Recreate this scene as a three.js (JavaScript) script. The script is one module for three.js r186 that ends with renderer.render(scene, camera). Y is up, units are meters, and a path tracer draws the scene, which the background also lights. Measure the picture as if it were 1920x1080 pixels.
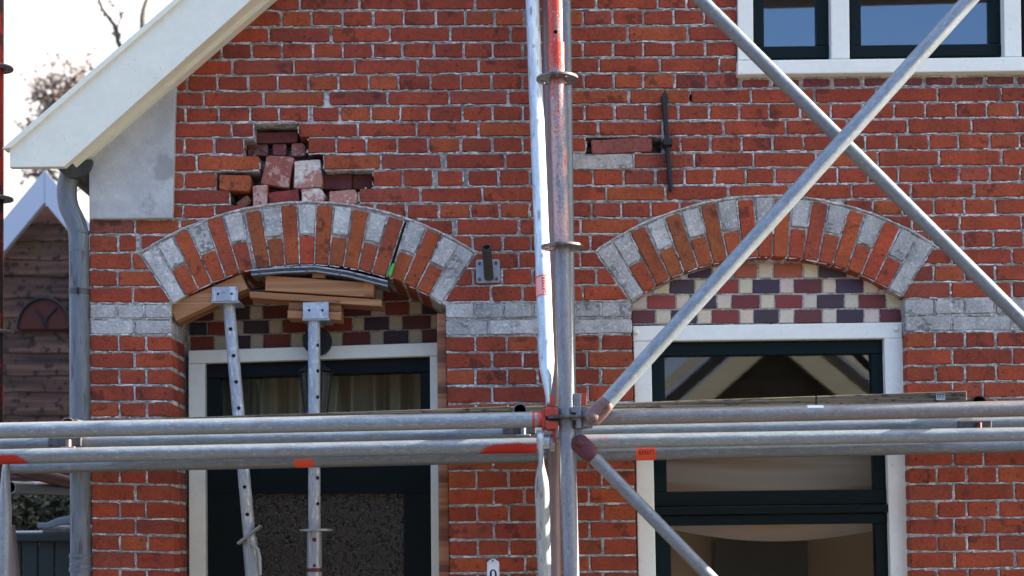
import * as THREE from 'three';
import { mergeGeometries } from 'three/addons/utils/BufferGeometryUtils.js';
import { Brush, Evaluator, SUBTRACTION } from 'three-bvh-csg';
import { RoundedBoxGeometry } from 'three/addons/geometries/RoundedBoxGeometry.js';

// ------------------------------------------------------------------ camera, sky, sun, exposure
const scene = new THREE.Scene();
const FPX = 2900, PPY = 937, EYE = new THREE.Vector3(0, 1.6, 5.37);
const camera = new THREE.PerspectiveCamera(2 * Math.atan(540 / FPX) * 180 / Math.PI, 16 / 9, 0.1, 400);
camera.position.copy(EYE);
camera.rotation.set(0.039, 0, -0.0125, 'YXZ');
camera.setViewOffset(1920, 1080, 0, 540 - PPY, 1920, 1080);   // a rising front: the lens is shifted up, the verticals stay nearly upright
camera.focus = 5.15; camera.userData.fStop = 3.0;
camera.updateMatrixWorld(true);
const renderer = new THREE.WebGLRenderer();
renderer.toneMapping = THREE.LinearToneMapping;
renderer.toneMappingExposure = 4.7;
renderer.shadowMap.enabled = true;

function skyTexture() {
  const w = 512, h = 256, d = new Float32Array(w * h * 4);
  for (let j = 0; j < h; j++) for (let i = 0; i < w; i++) {
    const el = ((j + 0.5) / h - 0.5) * Math.PI, az = ((i + 0.5) / w - 0.5) * 2 * Math.PI;
    const x = Math.cos(el) * Math.cos(az), y = Math.sin(el), z = Math.cos(el) * Math.sin(az);
    const up = Math.max(0, y);
    let n = 0, a = 0.5, fq = 2.2;
    for (let o = 0; o < 5; o++) { n += a * vnoise3(x * fq + 7, y * fq * 2.2 + 3, z * fq + 11); a *= 0.5; fq *= 2.1; }
    // a bank of thin cloud over the far side, clear blue over the street side
    const bank = 0.62 * (-z) + 0.25 * x;
    let c = Math.min(1, Math.max(0, (n - 0.28 + bank * 0.62) * 3.6)); c = c * c * (3 - 2 * c);
    const hz = Math.pow(1 - up, 7);
    const blue = [0.17 + 0.95 * hz, 0.44 + 0.67 * hz, 1.0 + 0.05 * hz];
    const far = Math.max(0, -z), cl = 1.3 + 0.3 * n - 0.72 * far * far;
    let r = [blue[0] * (1 - c) + cl * 1.08 * c, blue[1] * (1 - c) + cl * 1.02 * c, blue[2] * (1 - c) + cl * (0.84 + 0.16 * far) * c];
    if (y < 0) r = [0.3, 0.29, 0.28];
    r = r.map((q) => q * 0.38);                          // the picture is exposed for the shade: a modest sky, a long exposure
    const k = (j * w + i) * 4; d[k] = r[0]; d[k + 1] = r[1]; d[k + 2] = r[2]; d[k + 3] = 1;
  }
  const t = new THREE.DataTexture(d, w, h, THREE.RGBAFormat, THREE.FloatType);
  t.mapping = THREE.EquirectangularReflectionMapping; t.magFilter = t.minFilter = THREE.LinearFilter; t.needsUpdate = true;
  return t;
}
function hash3(x, y, z) { let h = (x * 374761393 + y * 668265263 + z * 1274126177) | 0; h = Math.imul(h ^ (h >>> 13), 1274126177); h ^= h >>> 16; return (h >>> 0) / 4294967296; }
function vnoise3(x, y, z) {
  const X = Math.floor(x), Y = Math.floor(y), Z = Math.floor(z), s = (t) => t * t * (3 - 2 * t), u = s(x - X), v = s(y - Y), w = s(z - Z);
  const L = (a, b, t) => a + (b - a) * t;
  return L(L(L(hash3(X, Y, Z), hash3(X + 1, Y, Z), u), L(hash3(X, Y + 1, Z), hash3(X + 1, Y + 1, Z), u), v), L(L(hash3(X, Y, Z + 1), hash3(X + 1, Y, Z + 1), u), L(hash3(X, Y + 1, Z + 1), hash3(X + 1, Y + 1, Z + 1), u), v), w);
}
const skyMap = skyTexture();
scene.background = skyMap; scene.environment = skyMap;
const sun = new THREE.DirectionalLight(new THREE.Color(1, 0.93, 0.82), 5);
sun.position.set(20, 9.5, -1.15); sun.target.position.set(0, 2, 0);
sun.castShadow = true; sun.shadow.mapSize.set(2048, 2048);
Object.assign(sun.shadow.camera, { left: -8, right: 8, top: 8, bottom: -8, near: 1, far: 60 });
scene.add(sun, sun.target);

// ------------------------------------------------------------------ helpers
let seed = 12345;
const rnd = () => { seed = (Math.imul(seed, 1664525) + 1013904223) | 0; return (seed >>> 0) / 4294967296; };
const rr = (a, b) => a + (b - a) * rnd();
const V = (x, y, z) => new THREE.Vector3(x, y, z);
// the point at depth z on the ray through a pixel of the 1920 x 1080 photograph
const _q = camera.quaternion.clone();
function W(px, py, z = 0) {
  const d = V((px - 960) / FPX, -(py - PPY) / FPX, -1).applyQuaternion(_q);
  return EYE.clone().addScaledVector(d, (z - EYE.z) / d.z);
}
const scaleAt = (z) => FPX / (EYE.z - z);              // pixels per metre
const names = {};
const numbered = (n) => { const k = names[n] = (names[n] ?? -1) + 1; return k ? `${n}_${String(k).padStart(3, '0')}` : n; };
const shade = (o) => { o.traverse((m) => { if (m.isMesh) { m.castShadow = true; m.receiveShadow = true; } }); return o; };
function mesh(name, geo, mat, parent) { const m = new THREE.Mesh(geo, mat); m.name = name; if (parent) parent.add(m); return m; }
function thing(name, label, category, group) {
  const g = new THREE.Group(); g.name = numbered(name); g.userData = { label, category }; if (group) g.userData.group = group; return g;
}
function settle(g) {                                    // move the group's origin to the thing's base and add it to the scene
  g.updateMatrixWorld(true);
  const b = new THREE.Box3().setFromObject(g), c = V((b.min.x + b.max.x) / 2, b.min.y, (b.min.z + b.max.z) / 2);
  for (const k of g.children) k.position.sub(c);
  g.position.copy(c); scene.add(g); return shade(g);
}
function single(name, label, category, geo, mat, group) {
  geo.computeBoundingBox(); const b = geo.boundingBox, c = V((b.min.x + b.max.x) / 2, b.min.y, (b.min.z + b.max.z) / 2);
  geo.translate(-c.x, -c.y, -c.z);
  const m = mesh(numbered(name), geo, mat, scene); m.position.copy(c); m.userData = { label, category }; if (group) m.userData.group = group;
  return shade(m);
}
function structure(name, geo, mat) { const m = mesh(name, geo, mat, scene); m.userData.kind = 'structure'; m.receiveShadow = true; m.castShadow = true; return m; }
const flat = (g) => { g = g.index ? g.toNonIndexed() : g; g.computeVertexNormals(); return g; };
function area(p) { let a = 0; for (let i = 0; i < p.length; i++) { const q = p[(i + 1) % p.length]; a += p[i][0] * q[1] - q[0] * p[i][1]; } return a / 2; }
// a polygon in pixels at depth zf, thickened backwards
function pxPoly(pts, zf, depth, bevel = 0.0015) {
  let w = pts.map(([x, y]) => { const p = W(x, y, zf); return [p.x, p.y]; });
  return wPoly(w, zf, depth, bevel);
}
function wPoly(w, zf, depth, bevel = 0.0015, holes = []) {
  if (area(w) < 0) w = w.slice().reverse();
  const s = new THREE.Shape(w.map(([x, y]) => new THREE.Vector2(x, y)));
  for (let h of holes) { if (area(h) > 0) h = h.slice().reverse(); s.holes.push(new THREE.Path(h.map(([x, y]) => new THREE.Vector2(x, y)))); }
  const g = new THREE.ExtrudeGeometry(s, { depth: depth - 2 * bevel, bevelEnabled: bevel > 0, bevelThickness: bevel, bevelSize: bevel, bevelOffset: -bevel, bevelSegments: 2, curveSegments: 8 });
  g.translate(0, 0, zf - depth + bevel); return g;
}
const pxBox = (x0, y0, x1, y1, zf, depth, bevel) => pxPoly([[x0, y0], [x1, y0], [x1, y1], [x0, y1]], zf, depth, bevel);
// a hollow tube from A to B as geometry in world coordinates; u runs round, v along (0 at A)
function tubeGeo(A, B, r = 0.02415, wall = 0.0035, seg = 32) {
  const L = A.distanceTo(B), ri = r - wall, o = new THREE.CylinderGeometry(r, r, L, seg, 1, true), n = new THREE.CylinderGeometry(ri, ri, L, seg, 1, true), e0 = new THREE.RingGeometry(ri, r, seg), e1 = e0.clone();
  n.index.array.reverse(); const nn = n.attributes.normal; for (let i = 0; i < nn.count; i++) nn.setXYZ(i, -nn.getX(i), -nn.getY(i), -nn.getZ(i));
  e0.rotateX(Math.PI / 2); e0.translate(0, -L / 2, 0); e1.rotateX(-Math.PI / 2); e1.translate(0, L / 2, 0);
  for (const e of [e0, e1]) { const uv = e.attributes.uv; for (let i = 0; i < uv.count; i++) uv.setY(i, e === e0 ? 0.002 : 0.998); }
  const g = mergeGeometries([o, n, e0, e1]); g.translate(0, L / 2, 0); return orient(g, A, B);
}
function drill(geo, cuts) {                            // cuts: [centre, direction, radius, length]
  const ev = new Evaluator(); ev.attributes = ['position', 'normal', 'uv']; ev.useGroups = false; let b = new Brush(geo); b.updateMatrixWorld();
  for (const [c, d, r, l] of cuts) { const q = new THREE.CylinderGeometry(r, r, l, 16); q.applyQuaternion(new THREE.Quaternion().setFromUnitVectors(V(0, 1, 0), d)); q.translate(c.x, c.y, c.z); const k = new Brush(q); k.updateMatrixWorld(); b = ev.evaluate(b, k, SUBTRACTION); }
  return b.geometry;
}
function orient(g, A, B) {
  const q = new THREE.Quaternion().setFromUnitVectors(V(0, 1, 0), B.clone().sub(A).normalize());
  g.applyQuaternion(q); g.translate(A.x, A.y, A.z); return g;
}
// rings of half-width a (across the view) and b (in depth) along a path
function loft(rings, seg = 22, cap = true) {
  const pos = [], uv = [], idx = [], n = rings.length; let len = 0;
  for (let i = 0; i < n; i++) {
    const { p, a, b } = rings[i]; if (i) len += p.distanceTo(rings[i - 1].p);
    const t = rings[Math.min(n - 1, i + 1)].p.clone().sub(rings[Math.max(0, i - 1)].p).normalize();
    const bx = V(0, 0, 1).cross(t); if (bx.lengthSq() < 1e-4) bx.set(1, 0, 0); bx.normalize(); const bz = t.clone().cross(bx).normalize();
    for (let k = 0; k <= seg; k++) { const th = k / seg * Math.PI * 2, q = p.clone().addScaledVector(bx, a * Math.cos(th)).addScaledVector(bz, b * Math.sin(th)); pos.push(q.x, q.y, q.z); uv.push(k / seg, len); }
  }
  for (let i = 0; i < n - 1; i++) for (let k = 0; k < seg; k++) { const s = seg + 1, o = i * s + k; idx.push(o, o + 1, o + s, o + 1, o + s + 1, o + s); }
  if (cap) for (const i of [0, n - 1]) {
    const c = pos.length / 3; pos.push(rings[i].p.x, rings[i].p.y, rings[i].p.z); uv.push(0.5, 0);
    for (let k = 0; k < seg; k++) { const o = i * (seg + 1) + k; i ? idx.push(c, o, o + 1) : idx.push(c, o + 1, o); }
  }
  const g = new THREE.BufferGeometry();
  g.setAttribute('position', new THREE.Float32BufferAttribute(pos, 3)); g.setAttribute('uv', new THREE.Float32BufferAttribute(uv, 2)); g.setIndex(idx); g.computeVertexNormals(); return g;
}
// uv in metres by the dominant direction of each face
function boxUV(g, k = 1, ox = 0, oy = 0) {
  g = g.index ? g.toNonIndexed() : g; const p = g.attributes.position, uv = new Float32Array(p.count * 2), a = V(), b = V(), c = V();
  for (let i = 0; i < p.count; i += 3) {
    a.fromBufferAttribute(p, i); b.fromBufferAttribute(p, i + 1); c.fromBufferAttribute(p, i + 2);
    const n = b.clone().sub(a).cross(c.clone().sub(a)), X = Math.abs(n.x), Y = Math.abs(n.y), Z = Math.abs(n.z);
    [a, b, c].forEach((v, j) => { const [s, t] = Z >= X && Z >= Y ? [v.x, v.y] : X >= Y ? [v.z, v.y] : [v.x, v.z]; uv[(i + j) * 2] = (s + ox) * k; uv[(i + j) * 2 + 1] = (t + oy) * k; });
  }
  g.setAttribute('uv', new THREE.BufferAttribute(uv, 2)); return g;
}
// ------------------------------------------------------------------ textures
function tnoise(per, sd) { return (x, y) => { const X = Math.floor(x), Y = Math.floor(y), s = (t) => t * t * (3 - 2 * t), u = s(x - X), v = s(y - Y), m = (a) => ((a % per) + per) % per; const h = (i, j) => hash3(m(i), m(j), sd); const a = h(X, Y), b = h(X + 1, Y), c = h(X, Y + 1), d = h(X + 1, Y + 1); return a + (b - a) * u + (c - a) * v + (a - b - c + d) * u * v; }; }
function fbm(per, oct, sd) { const ns = []; for (let o = 0; o < oct; o++) ns.push(tnoise(per << o, sd + o)); return (u, v) => { let s = 0, a = 0.5, t = 0; for (let o = 0; o < oct; o++) { s += a * ns[o](u * (per << o), v * (per << o)); t += a; a *= 0.5; } return s / t; }; }
const clamp = (x, a = 0, b = 1) => Math.min(b, Math.max(a, x)), sstep = (a, b, x) => { const t = clamp((x - a) / (b - a)); return t * t * (3 - 2 * t); };
const mix = (a, b, t) => a.map((x, i) => x + (b[i] - x) * t);
function tex(w, h, fn, srgb = true, rep = true) {
  const d = new Uint8Array(w * h * 4);
  for (let j = 0; j < h; j++) for (let i = 0; i < w; i++) { const c = fn((i + 0.5) / w, (j + 0.5) / h), k = (j * w + i) * 4; d[k] = clamp(c[0], 0, 255); d[k + 1] = clamp(c[1], 0, 255); d[k + 2] = clamp(c[2], 0, 255); d[k + 3] = 255; }
  const t = new THREE.DataTexture(d, w, h); t.colorSpace = srgb ? THREE.SRGBColorSpace : THREE.NoColorSpace; t.magFilter = THREE.LinearFilter; t.minFilter = THREE.LinearMipmapLinearFilter; t.generateMipmaps = true;
  if (rep) t.wrapS = t.wrapT = THREE.RepeatWrapping; t.needsUpdate = true; return t;
}
const n4 = fbm(4, 6, 3), n8 = fbm(8, 5, 21), n16 = fbm(16, 4, 41), n64 = fbm(64, 3, 61), n128 = fbm(128, 2, 81), m8 = fbm(8, 5, 121), m32 = fbm(32, 4, 141);
// fired clay: mottled tone, dark burnt smudges, pits, a little lime bloom
const brickMap = tex(1024, 1024, (u, v) => {
  let t = 212 + 64 * (n8(u, v) - 0.5) + 40 * (n64(u, v) - 0.5) + 30 * (n128(u, v) - 0.5);
  const sm = sstep(0.58, 0.72, m8(u, v)) * sstep(0.42, 0.62, m32(u, v)); t *= 1 - 0.3 * sm;
  const pit = sstep(0.74, 0.82, n128(v + 0.37, u + 0.11)); t *= 1 - 0.4 * pit;
  const lime = sstep(0.69, 0.76, m32(v, u)) * sstep(0.55, 0.7, n4(v, u)) * 0.5;
  const g = t * 0.98, b = t * 0.96; return [t + (210 - t) * lime, g + (205 - g) * lime, b + (200 - b) * lime];
});
const brickBump = tex(512, 512, (u, v) => { const t = 140 + 90 * (n64(u, v) - 0.5) + 70 * (n16(u, v) - 0.5) - 90 * sstep(0.70, 0.78, n64(v + 0.37, u + 0.11)); return [t, t, t]; }, false);
const mortarMap = tex(1024, 1024, (u, v) => {
  const w = sstep(0.46, 0.62, n64(u, v) * 0.5 + m8(u, v) * 0.5), g = 158 + 60 * (n128(u, v) - 0.5) + 40 * (n16(u, v) - 0.5), dk = sstep(0.6, 0.75, n16(v, u));
  return mix(mix([g, g * 0.97, g * 0.93], [226, 223, 219], w * 0.75), [112, 107, 101], dk * 0.55);
});
const mortarBump = tex(512, 512, (u, v) => { const t = 128 + 150 * (n64(u, v) - 0.5) + 80 * (n128(u, v) - 0.5); return [t, t, t]; }, false);
const stoneMap = tex(1024, 1024, (u, v) => {
  const g = 196 + 40 * (n16(u, v) - 0.5) + 46 * (n128(u, v) - 0.5) + 34 * (n4(u, v) - 0.5), dk = sstep(0.57, 0.72, m8(u, v)) * sstep(0.45, 0.6, n64(u, v)), wt = sstep(0.66, 0.74, n64(v, u));
  return mix(mix([g, g * 0.985, g * 0.965], [112, 110, 106], dk * 0.65), [236, 234, 230], wt * 0.7);
});
const plasterMap = tex(512, 512, (u, v) => { const g = 176 + 44 * (n4(u, v) - 0.5) + 30 * (n16(u, v) - 0.5) + 14 * (n128(u, v) - 0.5), dk = sstep(0.6, 0.74, m8(v, u)); return mix([g, g, g * 0.985], [128, 126, 120], dk * 0.5); });
const galvMap = tex(512, 512, (u, v) => {
  const g = 186 + 44 * (n16(u, v) - 0.5) + 30 * (n64(u, v) - 0.5) + 26 * (n4(u, v) - 0.5), sc = sstep(0.66, 0.74, m32(u, v * 0.25)), dk = sstep(0.62, 0.74, n16(v, u));
  return mix(mix([g * 0.965, g * 0.995, g * 1.02], [226, 226, 222], sc * 0.7), [104, 98, 92], dk * 0.55);
});
const galvRough = tex(256, 256, (u, v) => { const t = 120 + 90 * (n16(u, v) - 0.5) + 60 * (n64(v, u) - 0.5); return [t, t, t]; }, false);
const woodMap = tex(512, 1024, (u, v) => {
  const gr = n4(u * 3 + 0.15 * n4(u, v), v * 0.12), fine = n64(u, v * 0.1); const t = Math.sin((u * 34 + gr * 16)) * 0.5 + 0.5;
  const kn = sstep(0.75, 0.81, n8(u * 1.3, v * 0.6)); const c = mix([206, 164, 124], [158, 114, 80], 0.55 * t + 0.35 * fine); return mix(c, [84, 50, 28], kn * 0.85 + 0.55 * sstep(0.52, 0.7, m8(u, v * 0.3)));
});
const oldWoodMap = tex(512, 1024, (u, v) => {
  const fine = n64(u, v * 0.08), gr = n16(u, v * 0.15), ms = sstep(0.5, 0.68, n8(u * 0.5, v * 0.5) * 0.6 + n64(v, u) * 0.4);
  return mix(mix(mix([70, 60, 48], [140, 126, 104], 1.3 * (fine - 0.5) + 0.9 * (gr - 0.5) + 0.5), [98, 94, 44], ms * 0.8), [40, 36, 28], sstep(0.62, 0.72, n64(v, u * 0.5)) * 0.7);
});
const paintMap = tex(512, 512, (u, v) => { const g = 241 + 12 * (n8(u, v) - 0.5) + 10 * (n64(u, v) - 0.5), sp = sstep(0.86, 0.92, n128(u, v)), st = sstep(0.6, 0.85, n4(u, v)); return mix(mix([g, g * 0.992, g * 0.935], [150, 146, 132], sp * 0.5), [206, 204, 192], st * 0.35); });
const asphaltMap = tex(512, 512, (u, v) => { const g = 118 + 60 * (n128(u, v) - 0.5) + 30 * (n8(u, v) - 0.5); return [g, g * 0.98, g * 0.95]; });

// ------------------------------------------------------------------ materials
const lin = (r, g, b) => new THREE.Color().setRGB(r, g, b);
const std = (o) => new THREE.MeshStandardMaterial(o), phy = (o) => new THREE.MeshPhysicalMaterial(o);
const rep = (t, k, l = k) => { const c = t.clone(); c.repeat.set(k, l); c.needsUpdate = true; return c; };
const M = {};
M.brick = std({ vertexColors: true, map: brickMap, bumpMap: brickBump, bumpScale: 0.0022, roughness: 0.82 });
M.mortar = std({ map: mortarMap, bumpMap: mortarBump, bumpScale: 0.003, roughness: 0.95 });
M.pointing = std({ map: mortarMap, color: lin(1.0, 1.0, 1.0), bumpMap: mortarBump, bumpScale: 0.002, roughness: 0.95 });
M.stone = std({ vertexColors: true, map: stoneMap, bumpMap: mortarBump, bumpScale: 0.0025, roughness: 0.9 });
M.plaster = std({ map: plasterMap, bumpMap: rep(mortarBump, 0.8), bumpScale: 0.001, roughness: 0.9 });
M.white = std({ map: paintMap, roughness: 0.42 });
M.cream = std({ map: paintMap, color: lin(0.93, 0.92, 0.86), roughness: 0.45 });
M.green = phy({ color: lin(0.0035, 0.010, 0.010), roughness: 0.45, specularIntensity: 0.28, bumpMap: rep(brickBump, 2), bumpScale: 0.0004 });
M.doorGreen = phy({ color: lin(0.0035, 0.007, 0.0065), roughness: 0.5, specularIntensity: 0.3, bumpMap: rep(brickBump, 2), bumpScale: 0.0004 });
M.galv = std({ map: galvMap, roughnessMap: galvRough, roughness: 0.85, metalness: 0.55 });
M.galvDull = std({ map: galvMap, color: lin(0.72, 0.7, 0.68), roughnessMap: galvRough, roughness: 0.95, metalness: 0.45 });
M.darkSteel = std({ map: rep(galvMap, 2), color: lin(0.22, 0.2, 0.19), roughness: 0.6, metalness: 0.5 });
M.iron = std({ color: lin(0.012, 0.012, 0.014), bumpMap: rep(brickBump, 4), bumpScale: 0.0008, roughness: 0.55, metalness: 0.2 });
M.redPaint = std({ map: rep(brickMap, 3), color: lin(0.62, 0.07, 0.035), roughness: 0.5 });
M.darkRed = std({ map: rep(brickMap, 3), color: lin(0.17, 0.022, 0.024), roughness: 0.5 });
M.zinc = std({ map: rep(galvMap, 1, 0.6), color: lin(0.34, 0.355, 0.37), roughness: 0.6, metalness: 0.35 });
M.wood = std({ map: rep(woodMap, 2, 1), color: lin(0.86, 0.7, 0.55), bumpMap: rep(brickBump, 3, 0.4), bumpScale: 0.0008, roughness: 0.75 });
M.postWood = std({ map: rep(woodMap, 2, 1), color: lin(0.75, 0.55, 0.48), roughness: 0.75 });
M.plank = std({ map: rep(oldWoodMap, 3, 0.8), bumpMap: rep(brickBump, 3, 0.5), bumpScale: 0.002, roughness: 0.9 });
M.glass = phy({ color: 0xffffff, transmission: 1, thickness: 0, roughness: 0.015, ior: 1.52 });
M.coatedGlass = phy({ color: 0xffffff, transmission: 1, thickness: 0, roughness: 0.01, ior: 2.0 });
M.dark = std({ color: lin(0.02, 0.019, 0.018), roughness: 0.9 });
M.interior = std({ color: lin(0.2, 0.18, 0.15), roughness: 0.9 });
M.paper = std({ color: lin(0.42, 0.27, 0.15), roughness: 0.85 });
M.curtain = std({ color: lin(0.2, 0.21, 0.13), roughness: 0.95 });
M.shedWood = std({ map: rep(oldWoodMap, 0.6, 0.5), color: lin(0.75, 0.45, 0.42), roughness: 0.85 });
M.shedTrim = std({ color: lin(0.55, 0.58, 0.64), roughness: 0.6 });
M.fence = std({ color: lin(0.012, 0.02, 0.018), roughness: 0.6 });
M.alu = std({ map: rep(galvMap, 3), color: lin(0.8, 0.78, 0.76), roughness: 0.45, metalness: 0.7 });
M.tile = std({ color: lin(0.12, 0.06, 0.045), roughness: 0.8 });

// ------------------------------------------------------------------ ground
{
  const g = new THREE.PlaneGeometry(300, 300, 1, 1); g.rotateX(-Math.PI / 2); boxUV(g);
  structure('ground', boxUV(g, 0.5), std({ map: asphaltMap, color: lin(0.55, 0.5, 0.38), roughness: 0.95 }));
  const p = new THREE.BoxGeometry(40, 0.05, 9); p.translate(0, 0.004, 4.9); structure('pavement', boxUV(p, 1.5), std({ map: asphaltMap, color: lin(0.55, 0.5, 0.47), roughness: 0.9 }));
}

// ------------------------------------------------------------------ the brick house
// bed joints of the brickwork: height in the photograph at x = 250, 850, 1280, 1900
const BED = [[21, 19, 17.3, 11], [51.5, 49.3, 47.7, 42], [82, 79.5, 78, 72], [112.5, 109.5, 107.5, 102], [142, 139, 137, 132], [172, 169.5, 167, 162], [201, 198, 195.5, 191], [230.5, 228, 226, 220], [259, 257, 255.5, 249.5], [291, 287.5, 286, 279.5], [323, 317.5, 316, 310], [355, 350, 347.5, 341], [384, 380.5, 377, 371], [411, 410.5, 408, 402], [440, 441.5, 438, 432], [474, 472.5, 470, 464], [506, 504, 501, 495.5], [538, 536, 533, 527], [569, 567.5, 563.5, 559], [598, 598.5, 594.5, 590], [628, 630, 626, 621], [660, 661, 657, 652], [691, 692, 688.5, 683.5], [722, 724, 720.5, 715], [753, 757, 753, 746], [783, 788.6, 784.5, 778], [814, 820, 816, 810], [845.5, 851.5, 848, 843], [877, 883, 880, 874], [908, 917, 911, 905.5], [940, 948, 943, 938], [972, 980, 976, 970], [1003, 1012.7, 1008, 1002], [1034, 1044, 1040, 1033], [1067, 1075, 1071, 1065], [1098, 1107, 1103, 1097]];
const COL = [250, 850, 1280, 1900];
function bed(k, x) {
  if (k < 0) return bed(0, x) + k * 30; if (k > 35) return bed(35, x) + (k - 35) * 31.8;
  const b = BED[k]; let i = x < COL[1] ? 0 : x < COL[2] ? 1 : 2; const t = (x - COL[i]) / (COL[i + 1] - COL[i]); return b[i] + (b[i + 1] - b[i]) * t;
}
const rakeX = (y) => 165 + (307 - y) / 0.865;          // where the roof line crosses height y on the wall
const APEX = 1750;
const lerpEdge = (xa, ya, xb, yb) => (y) => xa + (xb - xa) * (y - ya) / (yb - ya);
const pierL = lerpEdge(167, 410, 172.5, 1080), pierR = lerpEdge(321, 568, 327, 1080), midL = lerpEdge(835, 568, 843, 1080), midR = lerpEdge(1184, 562, 1195, 1080), farL = lerpEdge(1696, 555, 1707, 1080);
const ARCH = [{ x: 577, y: 950, Ro: 568, Ri: 456, a0: -33.5, a1: 33.4 }, { x: 1443, y: 932, Ro: 562, Ri: 451, a0: -35.3, a1: 33.2 }];
const R = Math.PI / 180, polar = (A, deg, r) => [A.x + r * Math.sin(deg * R), A.y - r * Math.cos(deg * R)];
const toW = (pts, z = 0) => pts.map(([x, y]) => { const p = W(x, y, z); return [p.x, p.y]; });

const house = thing('brick_house', 'red brick gabled house with cracked facade and two segmental arches', 'house');
// openings and holes cut through the outer leaf (pixels on the wall plane)
const arc = (A, r, e = 0) => { const o = []; for (let i = 0; i <= 24; i++) o.push(polar(A, A.a0 - e + (A.a1 - A.a0 + 2 * e) * i / 24, r)); return o; };
const FLOOR = 1914;
const doorHole = [[pierR(FLOOR - 8) - 2, FLOOR - 8], [pierR(572) - 2, 572], ...arc(ARCH[0], ARCH[0].Ri + 2), [midL(572) + 2, 572], [midL(FLOOR - 8) + 2, FLOOR - 8]];
const winHole = [[midR(1700) - 2, 1700], [midR(566) - 2, 566], ...arc(ARCH[1], ARCH[1].Ri + 2), [farL(558) + 2, 558], [farL(1700) + 2, 1700]];
const upHole = [[1381, 139], [1381, -420], [2119, -428], [2119, 130]];
const gapL = [[474.5, 232], [500, 230], [530, 231], [561, 230], [562, 255], [579, 256], [579.5, 286], [609, 285], [610, 320.5], [655, 318], [701, 319], [701, 353], [675, 354], [675, 381], [650, 386], [600, 379], [540, 381], [470, 390], [449, 394], [430, 387], [429, 358], [405, 357], [405, 323], [450, 322], [485, 321], [485, 295], [455.5, 295], [455, 262], [475, 261]];
const gapR = [[1098, 257], [1243, 256], [1241, 286], [1098, 288]];
const crackR = [[757, 417], [763, 412], [737, 498], [731, 497]], crackL = [[447, 402], [450, 400], [468, 496], [464, 498]], crackU = [[1292, 170], [1298, 168], [1300, 190], [1293, 192]];
{
  const outline = [[pierL(FLOOR + 10), FLOOR + 10], [166, 306], [rakeX(-1064), -1064], [3335, 306], [3345, FLOOR + 10]];
  const holes = [doorHole, winHole, upHole];
  const outer = wPoly(toW(outline), -0.006, 0.112, 0, [...holes, gapL, gapR, crackR, crackL, crackU].map((h) => toW(h)));
  const wall = house.userData.wall = mesh('wall', boxUV(outer, 1.6), M.mortar, house);
  const inner = wPoly(toW(outline), -0.14, 0.21, 0, holes.map((h) => toW(h)));
  mesh('inner_leaf', boxUV(inner, 1.6), M.mortar, house);
}
delete house.userData.wall;
const wall = house.children[0];

// one brick: chamfered, slightly uneven outline; polygon in metres on the plane z = zf
const UVK = 1 / 0.62;
function brickGeo(poly, zf, depth, tone, o = {}) {
  if (area(poly) < 0) poly = poly.slice().reverse();
  const ch = o.ch ?? 0.0045, jit = o.jit ?? 0.0011, inset = o.inset ?? 0.0028, out = [];
  const n = poly.length;
  for (let i = 0; i < n; i++) {
    const a = poly[i], b = poly[(i + 1) % n], p = poly[(i + n - 1) % n];
    const l1 = Math.hypot(a[0] - p[0], a[1] - p[1]), l2 = Math.hypot(b[0] - a[0], b[1] - a[1]);
    const c1 = Math.min(l1 * 0.4, rr(0.5, 1.5) * ch), c2 = Math.min(l2 * 0.4, rr(0.5, 1.5) * ch);
    out.push([a[0] + (p[0] - a[0]) * c1 / l1, a[1] + (p[1] - a[1]) * c1 / l1], [a[0] + (b[0] - a[0]) * c2 / l2, a[1] + (b[1] - a[1]) * c2 / l2]);
    const m = l2 > 0.15 ? 4 : l2 > 0.07 ? 2 : 1;
    for (let k = 1; k <= m; k++) { const t = (k - 0.5 + rr(-0.25, 0.25)) / m; if (l2 > 0.03) out.push([a[0] + (b[0] - a[0]) * t + rr(-jit, jit), a[1] + (b[1] - a[1]) * t + rr(-jit, jit)]); }
  }
  let cx = 0, cy = 0; for (const q of out) { cx += q[0]; cy += q[1]; } cx /= out.length; cy /= out.length;
  const tx = o.tilt ?? rr(-0.008, 0.008), ty = o.tilt ?? rr(-0.012, 0.012), z0 = zf + rr(-0.0012, 0.0012), N = out.length;
  const pos = [], P = (q, z) => [q[0], q[1], z + (q[0] - cx) * tx + (q[1] - cy) * ty];
  const inn = out.map((q) => { const dx = q[0] - cx, dy = q[1] - cy, l = Math.hypot(dx, dy), w = Math.abs(dx) + Math.abs(dy); return [q[0] - dx / w * inset * 1.25, q[1] - dy / w * inset * 1.25]; });
  for (let i = 0; i < N; i++) {
    const j = (i + 1) % N; const f = P(inn[i], z0), g = P(inn[j], z0), c = [cx, cy, z0];
    const h = P(out[i], z0 - inset * 0.9), k = P(out[j], z0 - inset * 0.9), s = [out[i][0], out[i][1], zf - depth], t = [out[j][0], out[j][1], zf - depth];
    pos.push(...c, ...f, ...g, ...f, ...h, ...g, ...g, ...h, ...k, ...h, ...s, ...k, ...k, ...s, ...t);
    if (o.back) pos.push(cx, cy, zf - depth, ...t, ...s);
  }
  let g = new THREE.BufferGeometry(); g.setAttribute('position', new THREE.Float32BufferAttribute(pos, 3)); g.computeVertexNormals();
  g = boxUV(g, UVK, rnd() * 3, rnd() * 3);
  const col = new Float32Array(pos.length); for (let i = 0; i < col.length; i += 3) { col[i] = tone[0]; col[i + 1] = tone[1]; col[i + 2] = tone[2]; }
  g.setAttribute('color', new THREE.BufferAttribute(col, 3)); return g;
}
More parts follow.
